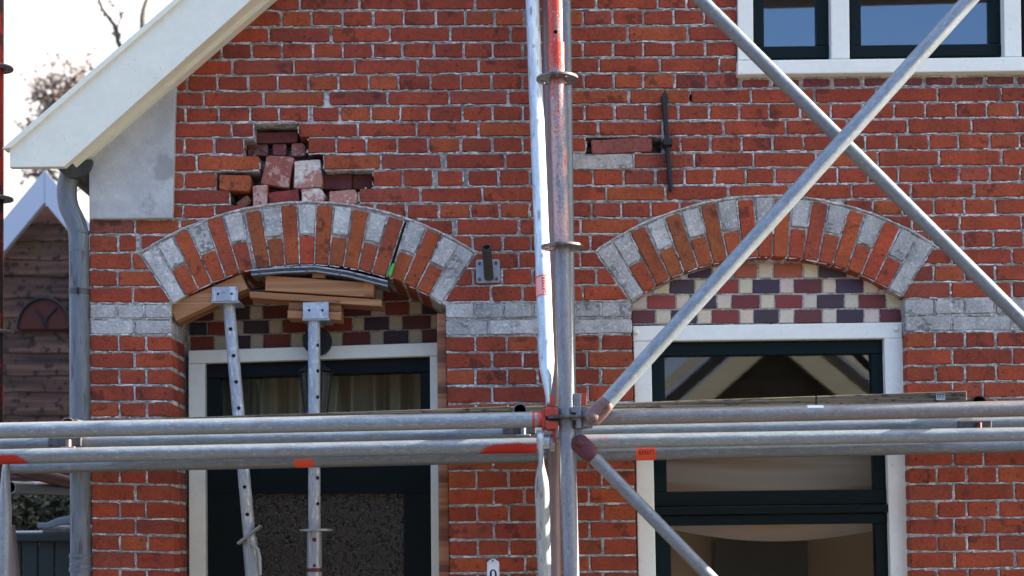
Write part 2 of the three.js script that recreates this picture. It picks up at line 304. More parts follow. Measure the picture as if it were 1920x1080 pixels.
function redTone() {
  const t = rnd(), k = rr(0.88, 1.12); let c = [0.50, 0.078, 0.022];
  if (t < 0.12) c = [0.54, 0.105, 0.026]; else if (t < 0.34) c = [0.45, 0.065, 0.021]; else if (t < 0.4) c = [0.36, 0.058, 0.026]; else if (t < 0.46) c = [0.48, 0.090, 0.042];
  return c.map((x) => x * k * 0.93);
}
const greyTone = () => { const k = rr(0.62, 0.88); return [k, k * 0.985, k * 0.95]; };
function clipHalf(poly, nx, ny, c) {                    // keep nx x + ny y >= c
  const o = [], f = (p) => nx * p[0] + ny * p[1] - c;
  for (let i = 0; i < poly.length; i++) { const a = poly[i], b = poly[(i + 1) % poly.length], fa = f(a), fb = f(b); if (fa >= 0) o.push(a); if ((fa >= 0) !== (fb >= 0)) { const t = fa / (fa - fb); o.push([a[0] + (b[0] - a[0]) * t, a[1] + (b[1] - a[1]) * t]); } }
  return o;
}
function clipArch(poly, A) {
  if (!poly.length) return poly; const cx = poly.reduce((s, p) => s + p[0], 0) / poly.length, cy = poly.reduce((s, p) => s + p[1], 0) / poly.length;
  if (Math.abs(cx - A.x) > 400 || cy < A.y - A.Ro - 40) return poly;
  const th = clamp(Math.atan2(cx - A.x, A.y - cy) / R, A.a0, A.a1), nx = Math.sin(th * R), ny = -Math.cos(th * R);
  const a = clipHalf(poly, nx, ny, nx * A.x + ny * A.y + A.Ro + 5);
  const sgn = cx < A.x ? -1 : 1, e = sgn < 0 ? A.a0 : A.a1, mx = sgn * Math.cos(e * R), my = sgn * Math.sin(e * R);
  const b = clipHalf(poly, mx, my, mx * A.x + my * A.y + 3);
  return (a.length > 2 ? Math.abs(area(a)) : 0) > (b.length > 2 ? Math.abs(area(b)) : 0) ? a : b;
}
// head joints measured per course (pixels); gaps wider than a brick are filled at the bond's pitch
const JOINT = {
  '-1': [562, 673, 785, 890, 1004, 1118, 1233, 1287, 1379], 0: [527, 584, 642, 700, 757, 817, 873, 927, 983, 1038, 1093, 1149, 1206, 1263, 1320, 1379], 1: [504, 620, 731, 844, 957, 1067, 1177, 1290, 1380],
  2: [415, 472, 528, 587, 643, 699, 755, 813, 870, 924, 980, 1036, 1093, 1150, 1206, 1263, 1322, 1381], 3: [436, 551, 665, 783, 898, 1012, 1123, 1237, 1348, 1382], 4: [350, 408, 465, 521, 578, 635, 691, 747, 807, 864, 922, 980, 1037, 1095, 1150, 1206, 1265, 1324, 1383],
  5: [328, 382, 494, 612, 727, 842, 953, 1066, 1179, 1295, 1408, 1527, 1643, 1758, 1877], 6: [328, 348, 410, 468, 523, 582, 637, 696, 750, 804, 867, 923, 980, 1038, 1096, 1153, 1210, 1272, 1329, 1387, 1442, 1500, 1558, 1617, 1677, 1735, 1793, 1850, 1907],
  7: [327, 434, 477, 558, 671, 782, 897, 1010, 1122, 1242, 1357, 1473, 1588, 1702, 1822], 8: [327, 346, 402, 458, 576, 631, 687, 745, 803, 864, 923, 980, 1039, 1099, 1241, 1276, 1332, 1390, 1448, 1507, 1565, 1623, 1682, 1741, 1797, 1856, 1912],
  9: [326, 368, 488, 606, 714, 832, 947, 1072, 1187, 1302, 1413, 1530, 1645, 1760, 1878], 10: [325, 345, 407, 698, 755, 815, 873, 935, 994, 1053, 1112, 1170, 1229, 1283, 1340, 1398, 1453, 1513, 1570, 1628, 1685, 1744, 1799, 1856, 1913],
  11: [325, 431, 672, 788, 905, 1020, 1137, 1248, 1366, 1480, 1597, 1708, 1827], 12: [324, 343, 403, 460, 520, 580, 640, 703, 762, 823, 882, 937, 993, 1051, 1109, 1165, 1220, 1275, 1332, 1580, 1636, 1692, 1750, 1808, 1866],
  13: [168, 253, 337, 450, 740, 853, 973, 1088, 1200, 1310, 1600, 1710, 1800], 14: [168, 221, 260, 330, 830, 886, 942, 995, 1050, 1107, 1165, 1225, 1690, 1748, 1806, 1863], 15: [168, 247, 340, 760, 868, 972, 1088, 1200, 1690, 1785, 1898],
  16: [168, 220, 310, 830, 887, 941, 998, 1058, 1118, 1175, 1240, 1690, 1750, 1808, 1866], 17: [168, 249, 340, 820, 920, 980, 1093, 1200, 1690, 1783, 1898],
};
const SKIP = { 7: [477, 558], 8: [[458, 576], [1099, 1241]], 10: [407, 698], 11: [431, 672], 9: [[488, 606], [1072, 1187]] };
const bricks = [];                                      // {poly (px), row, kind}
const WIDE = { 5: [612], 9: [832], 10: [815, 873], 13: [853], 6: [582], 14: [260] };
function course(r, x0, x1, joints, kind) {
  const pitch = r % 2 ? 115 : 57.6, yM = (bed(r, (x0 + x1) / 2) + bed(r + 1, (x0 + x1) / 2)) / 2; let js = [x0, ...joints.filter((j) => j > x0 + 14 && j < x1 - 14), x1];
  const full = [js[0]]; for (let i = 1; i < js.length; i++) { const d = js[i] - js[i - 1], n = d > 1.62 * pitch && !((SKIP[r] ?? []).flat().some((s) => Math.abs(s - js[i - 1]) < 3)) ? Math.round(d / pitch) : 1; for (let k = 1; k <= n; k++) full.push(js[i - 1] + d * k / n + (k < n ? rr(-2, 2) : 0)); }
  for (let i = 0; i + 1 < full.length; i++) {
    const wd = (x) => (WIDE[r] ?? []).some((j) => Math.abs(j - x) < 2) ? 3.2 : 0, gl = (i ? rr(1.9, 3.3) : 0.6) + wd(full[i]), gr = (i + 2 < full.length ? rr(1.9, 3.3) : 0.6) + wd(full[i + 1]), a = full[i] + gl, b = full[i + 1] - gr; if (b - a < 6) continue;
    const c = (a + b) / 2, sk = SKIP[r] ? (Array.isArray(SKIP[r][0]) ? SKIP[r] : [SKIP[r]]) : []; if (sk.some(([s, e]) => c > s && c < e)) continue;
    const t = rr(2.0, 3.2), u = rr(2.0, 3.2), s = rr(-0.6, 0.6);
    const lean = 0.02;                                  // head joints follow the picture's slightly leaning verticals
    const q = (x, k, o) => { const y = bed(k, x) + o; return [x + (y - yM) * lean, y]; };
    bricks.push({ poly: [q(a, r, t + s), q(b, r, t - s), q(b, r + 1, -u + s), q(a, r + 1, -u - s)], row: r, kind, cx: c, sl: i === 0, sr: i + 2 === full.length });
  }
}
for (let r = -8; r <= 56; r++) {
  const y = (bed(r, 900) + bed(r + 1, 900)) / 2, kind = r === 18 || r === 19 ? 'stone' : 'brick', jr = JOINT[r];
  if (r < 4) course(r, rakeX(y) - 34, 1381, jr ?? JOINT[((r % 4) + 4) % 4], kind);
  else if (r === 4) course(r, rakeX(y) - 20, 1384, jr, kind);
  else if (r < 13) course(r, lerpEdge(329, 170, 324, 410)(y), 2260, [...jr, ...Array.from({ length: 7 }, (_, i) => jr[jr.length - 1] + (i + 1) * (r % 2 ? 115 : 57.6))], kind);
  else if (r < 18) course(r, pierL(y), 2260, [...jr, ...Array.from({ length: 7 }, (_, i) => jr[jr.length - 1] + (i + 1) * (r % 2 ? 115 : 57.6))], kind);
  else {
    const e = r % 2 === 0, sh = (y - 650) * 0.012;
    course(r, pierL(y), pierR(y), r === 18 ? [] : e ? [223 + sh * 0.5] : [252 + sh * 0.5], kind);
    course(r, midL(y), midR(y), r === 18 ? [944, 1000, 1060, 1127] : r === 19 ? [916, 1030] : e ? [891 + sh, 950 + sh, 1008, 1066, 1126 + sh] : r % 4 === 1 ? [922 + sh, 980 + sh, 1101 + sh] : [922 + sh, 1037, 1101 + sh], kind);
    course(r, farL(y), 2260, (e ? [1753, 1809, 1867, 1925, 1983, 2041, 2100, 2158, 2216] : r === 23 || r === 27 || r === 31 ? [1785, 1842, 1957, 2072, 2187] : [1785, 1898, 2013, 2128]).map((j) => j + sh), kind);
  }
}
{ // the thin course under the upper window's sill
  for (let x = 1388; x < 2120; x += 57.4) { const y = (k) => lerpEdge(k, 1385, k - 6.5, 1920)(x); bricks.push({ poly: [[x + 4, y(149.5)], [x + 53 + rr(-2, 2), y(149)], [x + 53, y(163)], [x + 4, y(163.5)]], row: 4, kind: 'thin', cx: x }); }
}
const darkTone = () => [0.26, 0.06, 0.05].map((x) => x * rr(0.85, 1.2));
const cand = [], edges = [];
for (const b of bricks) {
  let p = b.poly; const lo = clipHalf(p, 0.865 / 1.322, 1 / 1.322, (0.865 * 165 + 307) / 1.322 - 8); if (b.row < 7) p = lo;
  for (const A of ARCH) if (b.row >= 9 && b.row < 18) p = clipArch(p, A);
  if (p.length < 3 || Math.abs(area(p)) < 90) continue;
  const w = toW(p); edges.push(Object.assign(w, { sl: b.sl, sr: b.sr }));
  const inView = p.some(([x, y]) => x > 0 && x < 1920 && y > 0 && y < 1080);
  let tone = b.kind === 'stone' ? greyTone() : b.kind === 'thin' ? darkTone() : redTone();
  if (b.row === 13 && b.cx < 240) tone = [0.34, 0.09, 0.05];
  const g = brickGeo(w, b.kind === 'thin' ? -0.002 : 0.0015, 0.096, tone, b.kind === 'stone' ? { jit: 0.0016 } : {});
  cand.push({ g, stone: b.kind === 'stone', inView, a: Math.abs(area(p)), b });
}
// the bricks of the recess behind the pier's front edge
for (let r = 13; r <= 34; r++) {
  const xe = pierR((bed(r, 300) + bed(r + 1, 300)) / 2), a = bed(r, 300) + 2.6, c = bed(r + 1, 300) - 2.6; if (r < 18) continue;
  const w = toW([[xe - 60, a], [xe - 0.6, a - 0.4], [xe - 0.6, c - 0.4], [xe - 60, c]]);
  cand.push({ g: brickGeo(w, -0.106, 0.11, r < 20 ? greyTone() : redTone()), stone: r < 20, inView: true, a: 420 });
}
const order = cand.filter((c) => c.inView && !c.stone).sort((p, q) => q.a - p.a), top = new Set(order.slice(0, 300)), restB = [], restS = [];
for (const c of cand) {
  if (c.stone) { if (c.inView) mesh('band_stone', c.g, M.stone, wall); else restS.push(c.g); }
  else if (top.has(c)) mesh('brick', c.g, M.brick, wall); else restB.push(c.g);
}
mesh('bricks', mergeGeometries(restB), M.brick, wall).userData.kind = 'stuff';
if (restS.length) mesh('band_stones', mergeGeometries(restS), M.stone, wall).userData.kind = 'stuff';
console.log('bricks in view', order.length, 'rest', restB.length);
// ragged lime pointing along the joints
function ribbons(list, z, wmin, wmax, off, skipT) {
  const pos = []; const nz = (x, y, s) => vnoise3(x * 60 + s, y * 60, s * 3.7);
  for (const w of list) {
    const poly = area(w) < 0 ? w.slice().reverse() : w, n = poly.length;
    for (let i = 0; i < n; i++) {
      const a = poly[i], b = poly[(i + 1) % n], L = Math.hypot(b[0] - a[0], b[1] - a[1]); if (L < 0.02) continue;
      const e0 = (b[1] - a[1]) / L; if ((e0 < -0.7 && w.sl) || (e0 > 0.7 && w.sr)) continue;
      const nx = (b[1] - a[1]) / L, ny = -(b[0] - a[0]) / L, m = Math.max(2, Math.ceil(L / 0.006)); let prev = null;
      const isTop = ny > 0.7;
      for (let k = 0; k <= m; k++) {
        const t = k / m, x = a[0] + (b[0] - a[0]) * t, y = a[1] + (b[1] - a[1]) * t, g = vnoise3(x * 14 + 5, y * 14, 2.2) * 0.55 + vnoise3(x * 70, y * 70, 9) * 0.45;
        let cur = null;
        if (g > (isTop ? skipT + 0.1 : skipT)) { const o = off + (nz(x, y, 1) - 0.5) * 0.0045, h = wmin + (wmax - wmin) * Math.pow(nz(x, y, 4), 1.3), zz = z + (nz(x, y, 7) - 0.5) * 0.002; cur = [[x + nx * (o - h), y + ny * (o - h), zz - 0.0008], [x + nx * (o + h), y + ny * (o + h), zz]]; }
        if (cur && prev) pos.push(...prev[0], ...prev[1], ...cur[0], ...prev[1], ...cur[1], ...cur[0]);
        prev = cur;
      }
    }
  }
  let g = new THREE.BufferGeometry(); g.setAttribute('position', new THREE.Float32BufferAttribute(pos, 3)); g.computeVertexNormals(); return boxUV(g, 1.1);
}
M.lime = std({ map: rep(mortarMap, 2.3), color: lin(1.08, 1.07, 1.05), bumpMap: mortarBump, bumpScale: 0.003, roughness: 0.95 });
mesh('pointing', ribbons(edges, 0.0008, 0.0008, 0.0034, 0.0034, 0.38), M.lime, wall).userData.kind = 'stuff';

// ---- arches: white stone ends, long red bricks alternating with a white stone over a short red brick
const archNames = ['door_arch', 'window_arch'];
ARCH.forEach((A, ai) => {
  const pat = 'GPRPRPRPRPRPRPRPRPG', n = 19, depth = ai ? 0.1 : 0.31;
  const gaps = ai ? {} : { 6: 0.55, 15: 0.8 }, tot = A.a1 - A.a0 - Object.values(gaps).reduce((s, g) => s + g, 0), st = tot / n;
  const ringPts = [...arc(A, A.Ro + 3), ...arc(A, A.Ri + 2.5).reverse()];
  // a raised bead of mortar runs along the back of the arch
  const bead = []; for (let i = 0; i <= 60; i++) { const p = polar(A, A.a0 + (A.a1 - A.a0) * i / 60, A.Ro + 3 + rr(-0.6, 0.6)), q = W(p[0], p[1], 0); bead.push({ p: V(q.x, q.y, -0.002 + rr(-0.001, 0.001)), a: 0.0042 + rr(-0.001, 0.0012), b: 0.005 + rr(-0.001, 0.001) }); }
  const part = mesh(archNames[ai], boxUV(loft(bead, 8), 2), M.lime, house);
  let th = A.a0; const ed = [];
  for (let i = 0; i < n; i++) {
    th += gaps[i] ?? 0; const t0 = th, t1 = th + st, tc = (t0 + t1) / 2; th = t1;
    const dr = ai ? 0 : i < 6 ? 1.5 + (5 - i) * -0.3 : i > 14 ? 1 : -1;
    const quad = (r0, r1, kind) => {
      const w0 = (2 * r0 * Math.tan(st * R / 2)) - 3.2, w1 = (2 * r1 * Math.tan(st * R / 2)) - 3.6, a0 = kind === 'red' ? Math.min(w0, 26.5) : w0, a1 = kind === 'red' ? Math.min(w1, 27.5) : w1;
      const c = [Math.sin(tc * R), -Math.cos(tc * R)], s = [Math.cos(tc * R), Math.sin(tc * R)], f = (r, o) => [A.x + c[0] * (r + dr) + s[0] * o, A.y + c[1] * (r + dr) + s[1] * o];
      return toW([f(r0, -a0 / 2), f(r0, a0 / 2), f(r1, a1 / 2), f(r1, -a1 / 2)]);
    };
    const add = (r0, r1, red) => { const w = quad(r0, r1, red ? 'red' : 'grey'); ed.push(w); mesh(red ? 'arch_brick' : 'arch_stone', brickGeo(w, 0.004, depth, red ? [0.52, 0.1, 0.028].map((x) => x * rr(0.8, 1.16)) : greyTone(), red ? {} : { jit: 0.0016, ch: 0.003 }), red ? M.brick : M.stone, part); };
    const k = pat[i], mid = A.Ri + rr(53, 57);
    if (k === 'G') add(A.Ri, A.Ro - 2, false); else if (k === 'R') add(A.Ri, A.Ro - rr(1, 4), true); else { add(A.Ri, mid - 2.5, true); add(mid + 2.5, A.Ro - rr(1, 4), false); }
  }
  mesh('pointing', ribbons(ed, 0.0025, 0.0006, 0.0024, 0.003, 0.44), M.lime, part).userData.kind = 'stuff';
});

// ---- tympana: chequered glazed bricks under each arch
const T = { c: () => [0.86, 0.74, 0.55].map((x) => x * rr(0.92, 1.08)), r: () => [0.36, 0.055, 0.035].map((x) => x * rr(0.75, 1.15)), d: () => [0.20, 0.035, 0.03].map((x) => x * rr(0.8, 1.2)), p: () => [0.075, 0.045, 0.065].map((x) => x * rr(0.75, 1.25)), o: () => [0.50, 0.13, 0.05] };
const glazeMap = tex(512, 512, (u, v) => { const t = 226 + 22 * (n8(u, v) - 0.5) + 18 * (n64(u, v) - 0.5) - 22 * sstep(0.74, 0.82, n64(v, u)); return [t, t * 0.99, t * 0.97]; });
M.glazed = std({ vertexColors: true, map: glazeMap, bumpMap: brickBump, bumpScale: 0.001, roughness: 0.55 });
function tympanum(name, z, rows, bg, A, off, depth) {
  const part = mesh(name, boxUV(pxPoly(bg, z - 0.004, depth, 0), 1.6), M.mortar, house), ed = [];
  for (const [y0, y1, slope, list] of rows) for (const [k, a, b] of list) {
    const yy = (x, y) => y + (x - off.x) * slope; let p = [[a, yy(a, y0)], [b, yy(b, y0)], [b, yy(b, y1)], [a, yy(a, y1)]];
    if (A) { const cx = (a + b) / 2, th = Math.atan2(cx - A.x, A.y - y0), nx = -Math.sin(th), ny = Math.cos(th); p = clipHalf(p, nx, ny, nx * A.x + ny * A.y - (A.Ri - 7)); }
    if (p.length < 3 || Math.abs(area(p)) < 60) continue; const w = toW(p, z); ed.push(w);
    mesh('glazed_brick', brickGeo(w, z, 0.04, T[k](), { jit: 0.0006, ch: 0.002 }), M.glazed, part);
  }
  mesh('pointing', ribbons(ed, z - 0.0012, 0.0005, 0.0018, 0.0026, 0.45), M.lime, part).userData.kind = 'stuff';
}
const sc = (x0, k, list) => list.map(([c, a, b]) => [c, x0 + a / k, x0 + b / k]);
tympanum('window_tympanum', -0.06, [
  [581, 605.5, -0.004, sc(1100, 3, [['d', 255, 382], ['c', 390, 470], ['p', 476, 620], ['c', 626, 700], ['r', 705, 855], ['c', 862, 938], ['p', 942, 1080], ['c', 1085, 1165], ['d', 1168, 1322], ['c', 1328, 1404], ['p', 1408, 1556], ['c', 1560, 1645], ['d', 1650, 1772]])],
  [553, 578, -0.004, sc(1100, 3, [['c', 255, 335], ['r', 342, 498], ['c', 505, 575], ['p', 580, 730], ['c', 735, 810], ['d', 815, 973], ['c', 980, 1055], ['r', 1060, 1215], ['c', 1220, 1294], ['p', 1298, 1448], ['c', 1452, 1526], ['d', 1532, 1682], ['c', 1690, 1776]])],
  [524, 549.5, -0.004, sc(1100, 3, [['c', 375, 462], ['p', 470, 605], ['c', 610, 690], ['r', 696, 852], ['c', 860, 931], ['p', 935, 1083], ['c', 1088, 1161], ['d', 1168, 1322], ['c', 1330, 1398], ['p', 1402, 1555], ['c', 1562, 1640]])],
  [494, 520.5, -0.004, sc(1100, 3, [['p', 570, 702], ['c', 708, 780], ['o', 830, 957], ['c', 968, 1046], ['o', 1055, 1212], ['c', 1222, 1300], ['p', 1308, 1462]])],
], [[1184, 608], [1184, 566], ...arc(ARCH[1], ARCH[1].Ri + 12), [1694, 560], [1694, 604]], ARCH[1], { x: 1440 }, 0.09);
const ZD = -0.235;                                      // the door lies at the back of a recess
tympanum('door_tympanum', ZD - 0.09, [
  [625, 650, -0.03, sc(300, 3, [['d', 60, 165], ['r', 170, 300], ['c', 305, 378], ['p', 384, 508], ['c', 513, 580], ['r', 585, 732], ['c', 738, 800], ['p', 806, 948], ['c', 955, 1022], ['r', 1030, 1180], ['c', 1186, 1255], ['p', 1260, 1396], ['c', 1402, 1470], ['d', 1476, 1560]])],
  [598, 622, -0.03, sc(300, 3, [['c', 60, 120], ['p', 126, 262], ['r', 268, 390], ['c', 396, 464], ['p', 470, 610], ['c', 616, 683], ['r', 690, 840], ['c', 846, 914], ['r', 920, 1080], ['c', 1088, 1146], ['p', 1150, 1286], ['c', 1292, 1360], ['d', 1366, 1520], ['c', 1526, 1560]])],
  [571, 595, -0.03, sc(300, 3, [['d', 160, 300], ['c', 306, 370], ['p', 376, 504], ['c', 510, 574], ['d', 580, 722], ['c', 728, 790], ['p', 796, 940], ['c', 946, 1020], ['d', 1030, 1186], ['c', 1194, 1260], ['r', 1266, 1400], ['c', 1406, 1470], ['p', 1476, 1560]])],
  [543, 568, -0.03, sc(300, 3, [['c', 300, 370], ['r', 376, 520], ['c', 526, 590], ['p', 596, 740], ['c', 746, 810], ['d', 816, 960], ['c', 966, 1030], ['p', 1036, 1180], ['c', 1186, 1250], ['r', 1256, 1400]])],
  [516, 540, -0.03, sc(300, 3, [['p', 480, 620], ['c', 626, 690], ['r', 696, 840], ['c', 846, 910], ['d', 916, 1060], ['c', 1066, 1130]])],
], [[310, 668], [310, 480], [870, 480], [870, 650]], null, { x: 585 }, 0.1);

// ---- plastered corner block beside the roof edge
mesh('plaster_block', boxUV(pxPoly([[166, 314], [166, 250], [332, 110], [329, 180], [323.5, 409], [168, 410.5]], 0.022, 0.05, 0.004), 1.3), M.plaster, house);

// ---- roof edge: bargeboard, capping strip, soffit and trim, and the roof behind
{
  const zb = 0.16, apX = W(APEX, -1064, 0).x, mirror = (g) => { const m = g.clone(); m.translate(-apX, 0, 0); m.scale(-1, 1, 1); m.translate(apX, 0, 0); const ix = m.index; const p = m.index ? m.toNonIndexed() : m; for (const a of Object.values(p.attributes)) { const s = a.itemSize, r = a.array; for (let i = 0; i < p.attributes.position.count; i += 3) for (let k = 0; k < s; k++) { const t = r[(i + 1) * s + k]; r[(i + 1) * s + k] = r[(i + 2) * s + k]; r[(i + 2) * s + k] = t; } } p.computeVertexNormals(); return p; };
  const topY = (x) => 276 - 0.864 * (x - 7), lowY = (x) => 312.5 - 0.891 * (x - 120);
  const bb = boxUV(pxPoly([[18, 313.5], [120, 312.5], [APEX, lowY(APEX)], [APEX, topY(APEX) + 6], [18, topY(18) + 5]], zb, 0.03, 0.002), 1);
  const cap = boxUV(pxPoly([[5, 279], [20, 282 - 5], [APEX, topY(APEX) + 4], [APEX, topY(APEX) - 4], [5, topY(5) - 1]], zb + 0.012, 0.055, 0.0015), 1);
  const barge = mesh('bargeboard', bb, M.cream, house); mesh('capping_strip', cap, M.cream, barge);
  const barge2 = mesh('bargeboard', mirror(bb), M.cream, house); mesh('capping_strip', mirror(cap), M.cream, barge2);
  const a = W(150, 320, 0), b = W(rakeX(-1064), -1064, 0), dir = b.clone().sub(a).normalize(), nrm = V(-dir.y, dir.x, 0);
  const slab = (lo, hi, z0, z1) => { const q = [[a, lo], [b, lo], [b, hi], [a, hi]].map(([p, o]) => [p.x + nrm.x * o, p.y + nrm.y * o]); return boxUV(wPoly(q, z1, z1 - z0, 0.001), 1); };
  const sof = slab(0.012, 0.03, -0.02, 0.128), trim = slab(-0.002, 0.014, 0.003, 0.052), trim2 = slab(-0.0, 0.012, 0.054, 0.066), roof = slab(0.05, 0.16, -5.4, 0.128);
  for (const [n, g, m] of [['soffit_board', sof, M.cream], ['soffit_trim', trim, M.cream], ['roof', roof, M.tile]]) { mesh(n, g, m, house); mesh(n, mirror(g), m, house); }
}
// ---- the rest of the shell, seen only through the glass
{
  const xl = W(168, 700).x, xr = W(3340, 700).x, top = 3.1, part = (n, w, h, d, x, y, z, m) => { const g = new THREE.BoxGeometry(w, h, d); g.translate(x, y, z); mesh(n, boxUV(g), m, house); };
  part('side_wall', 0.2, top, 4.9, xl + 0.105, top / 2 + 0.01, -2.82, M.interior); part('side_wall', 0.2, top, 4.9, xr - 0.15, top / 2 + 0.01, -2.82, M.interior);
  part('back_wall', xr - xl, 4.4, 0.2, (xl + xr) / 2, 2.21, -5.35, M.interior); part('room_floor', xr - xl - 0.5, 0.1, 4.8, (xl + xr) / 2, 0.09, -2.8, M.interior);
  mesh('attic_wall', boxUV(wPoly(toW([[166, 292], [rakeX(-1064), -1078], [3335, 292]]), -1.7, 0.1, 0), 1), M.interior, house);
  mesh('back_gable', boxUV(wPoly(toW([[166, 306], [rakeX(-1064), -1064], [3335, 306]]), -5.25, 0.1, 0), 1), M.interior, house);
  part('ceiling', xr - xl - 0.5, 0.1, 4.8, (xl + xr) / 2, 2.86, -2.8, M.interior);
  part('partition_wall', 0.1, 2.6, 4.8, W(1090, 700).x, 1.45, -2.8, M.interior);
}
// ---- windows
function frameBars(parent, z, depth, mat, name, bars, bevel = 0.003) { for (const b of bars) mesh(name, boxUV(pxPoly(b, z, depth, bevel), 1), mat, parent); }
function pane(parent, quad, z, m = M.glass) { mesh('pane', boxUV(pxPoly(quad, z, 0.004, 0), 1), m, parent); }
{ // ground-floor window: white frame, dark green sashes
  const g = mesh('window_frame', boxUV(pxPoly([[1187, 611], [1692, 604], [1692, 634], [1187, 640]], -0.045, 0.1, 0.004), 1), M.white, house);
  const L = (y) => lerpEdge(1187, 611, 1197, 1080)(y), Rr = (y) => lerpEdge(1692, 604, 1705, 1080)(y), YB = 1690;
  frameBars(g, -0.047, 0.096, M.white, 'window_post', [[[L(640), 640], [L(640) + 33, 640], [L(YB) + 33, YB], [L(YB), YB]], [[Rr(634) - 35, 634], [Rr(634), 634], [Rr(YB), YB], [Rr(YB) - 35, YB]]]);
  mesh('window_sill', boxUV(pxPoly([[1196, 1690], [1722, 1688], [1722, 1716], [1196, 1718]], 0.05, 0.2, 0.004), 1), M.white, g);
  const zs = -0.075, a = (y) => L(y) + 34, b = (y) => Rr(y) - 36;
  const quad = (x0, y0, x1, y1, s = -0.012) => [[x0, y0], [x1, y0 + (x1 - x0) * s], [x1 + (y1 - y0) * 0.024, y1 + (x1 - x0) * s], [x0 + (y1 - y0) * 0.022, y1]];
  frameBars(g, zs, 0.05, M.green, 'sash_rail', [quad(a(642), 643.5, b(642), 668), quad(a(930) , 922, b(930), 950)]);
  frameBars(g, zs - 0.004, 0.044, M.green, 'sash_stile', [[[a(660), 668], [a(660) + 24, 668], [a(925) + 23, 922], [a(925), 922]], [[b(660) - 25, 663], [b(660), 663], [b(925), 917], [b(925) - 25, 917]], [[a(990), 985], [a(990) + 28, 985], [a(1660) + 28, 1660], [a(1660), 1660]], [[b(990) - 26, 980], [b(990), 980], [b(1660), 1660], [b(1660) - 26, 1660]]]);
  frameBars(g, zs + 0.022, 0.07, M.green, 'transom_bar', [quad(a(950), 951, b(950), 966)]);
  frameBars(g, zs, 0.05, M.green, 'sash_rail', [quad(a(967), 967, b(967), 986), quad(a(1660), 1660, b(1660), 1690)]);
  pane(g, [[a(660) + 18, 662], [b(660) - 18, 656], [b(925) - 18, 930], [a(925) + 18, 934]], zs - 0.02);
  pane(g, [[a(990) + 18, 980], [b(990) - 18, 974], [b(1660) - 18, 1670], [a(1660) + 18, 1670]], zs - 0.02);
  for (const [x, y] of [[1193, 623], [1681, 617]]) { const c = W(x, y, -0.04), s = new THREE.SphereGeometry(0.011, 10, 8); s.scale(1, 0.8, 0.6); s.translate(c.x, c.y, -0.043); mesh('dowel', s, M.white, g); }
}
{ // upper window
  const g = mesh('window_frame', boxUV(pxPoly([[1383, 113], [2119, 104], [2119, 130.5], [1383, 139.5]], 0.035, 0.12, 0.004), 1), M.white, house);
  const zf = 0.018, up = -418;
  frameBars(g, zf, 0.1, M.white, 'window_post', [[[1380, up], [1409, up], [1413, 111.5], [1384, 112]], [[1553, up], [1588, up], [1593.5, 109.5], [1559, 110]], [[1876, up], [1908, up], [1916, 106], [1884, 106]], [[2084, up], [2114, up], [2119, 103.5], [2090, 103.7]]]);
  frameBars(g, zf, 0.1, M.white, 'window_head', [[[1384, up], [2113, up], [2113, up - 30], [1384, up - 30]]]);
  for (const [x0, x1] of [[1413, 1556], [1595, 1881], [1918, 2088]]) {
    const s = -0.013, y = (x) => 110 - (x - 1413) * 0.012, zs = -0.02;
    frameBars(g, zs, 0.05, M.green, 'sash_rail', [[[x0, y(x0) - 23], [x1, y(x1) - 23], [x1, y(x1)], [x0, y(x0)]], [[x0 - 5, up], [x1 - 5, up], [x1 - 5, up + 23], [x0 - 5, up + 23]]]);
    frameBars(g, zs - 0.003, 0.045, M.green, 'sash_stile', [[[x0 - 5, up + 23], [x0 + 15, up + 23], [x0 + 20, y(x0) - 23], [x0, y(x0) - 23]], [[x1 - 29, up + 23], [x1 - 5, up + 23], [x1, y(x1) - 23], [x1 - 24, y(x1) - 23]]]);
    pane(g, [[x0 + 12, up + 15], [x1 - 25, up + 15], [x1 - 15, y(x1) - 15], [x0 + 14, y(x0) - 15]], zs - 0.022, M.coatedGlass);
  }
}
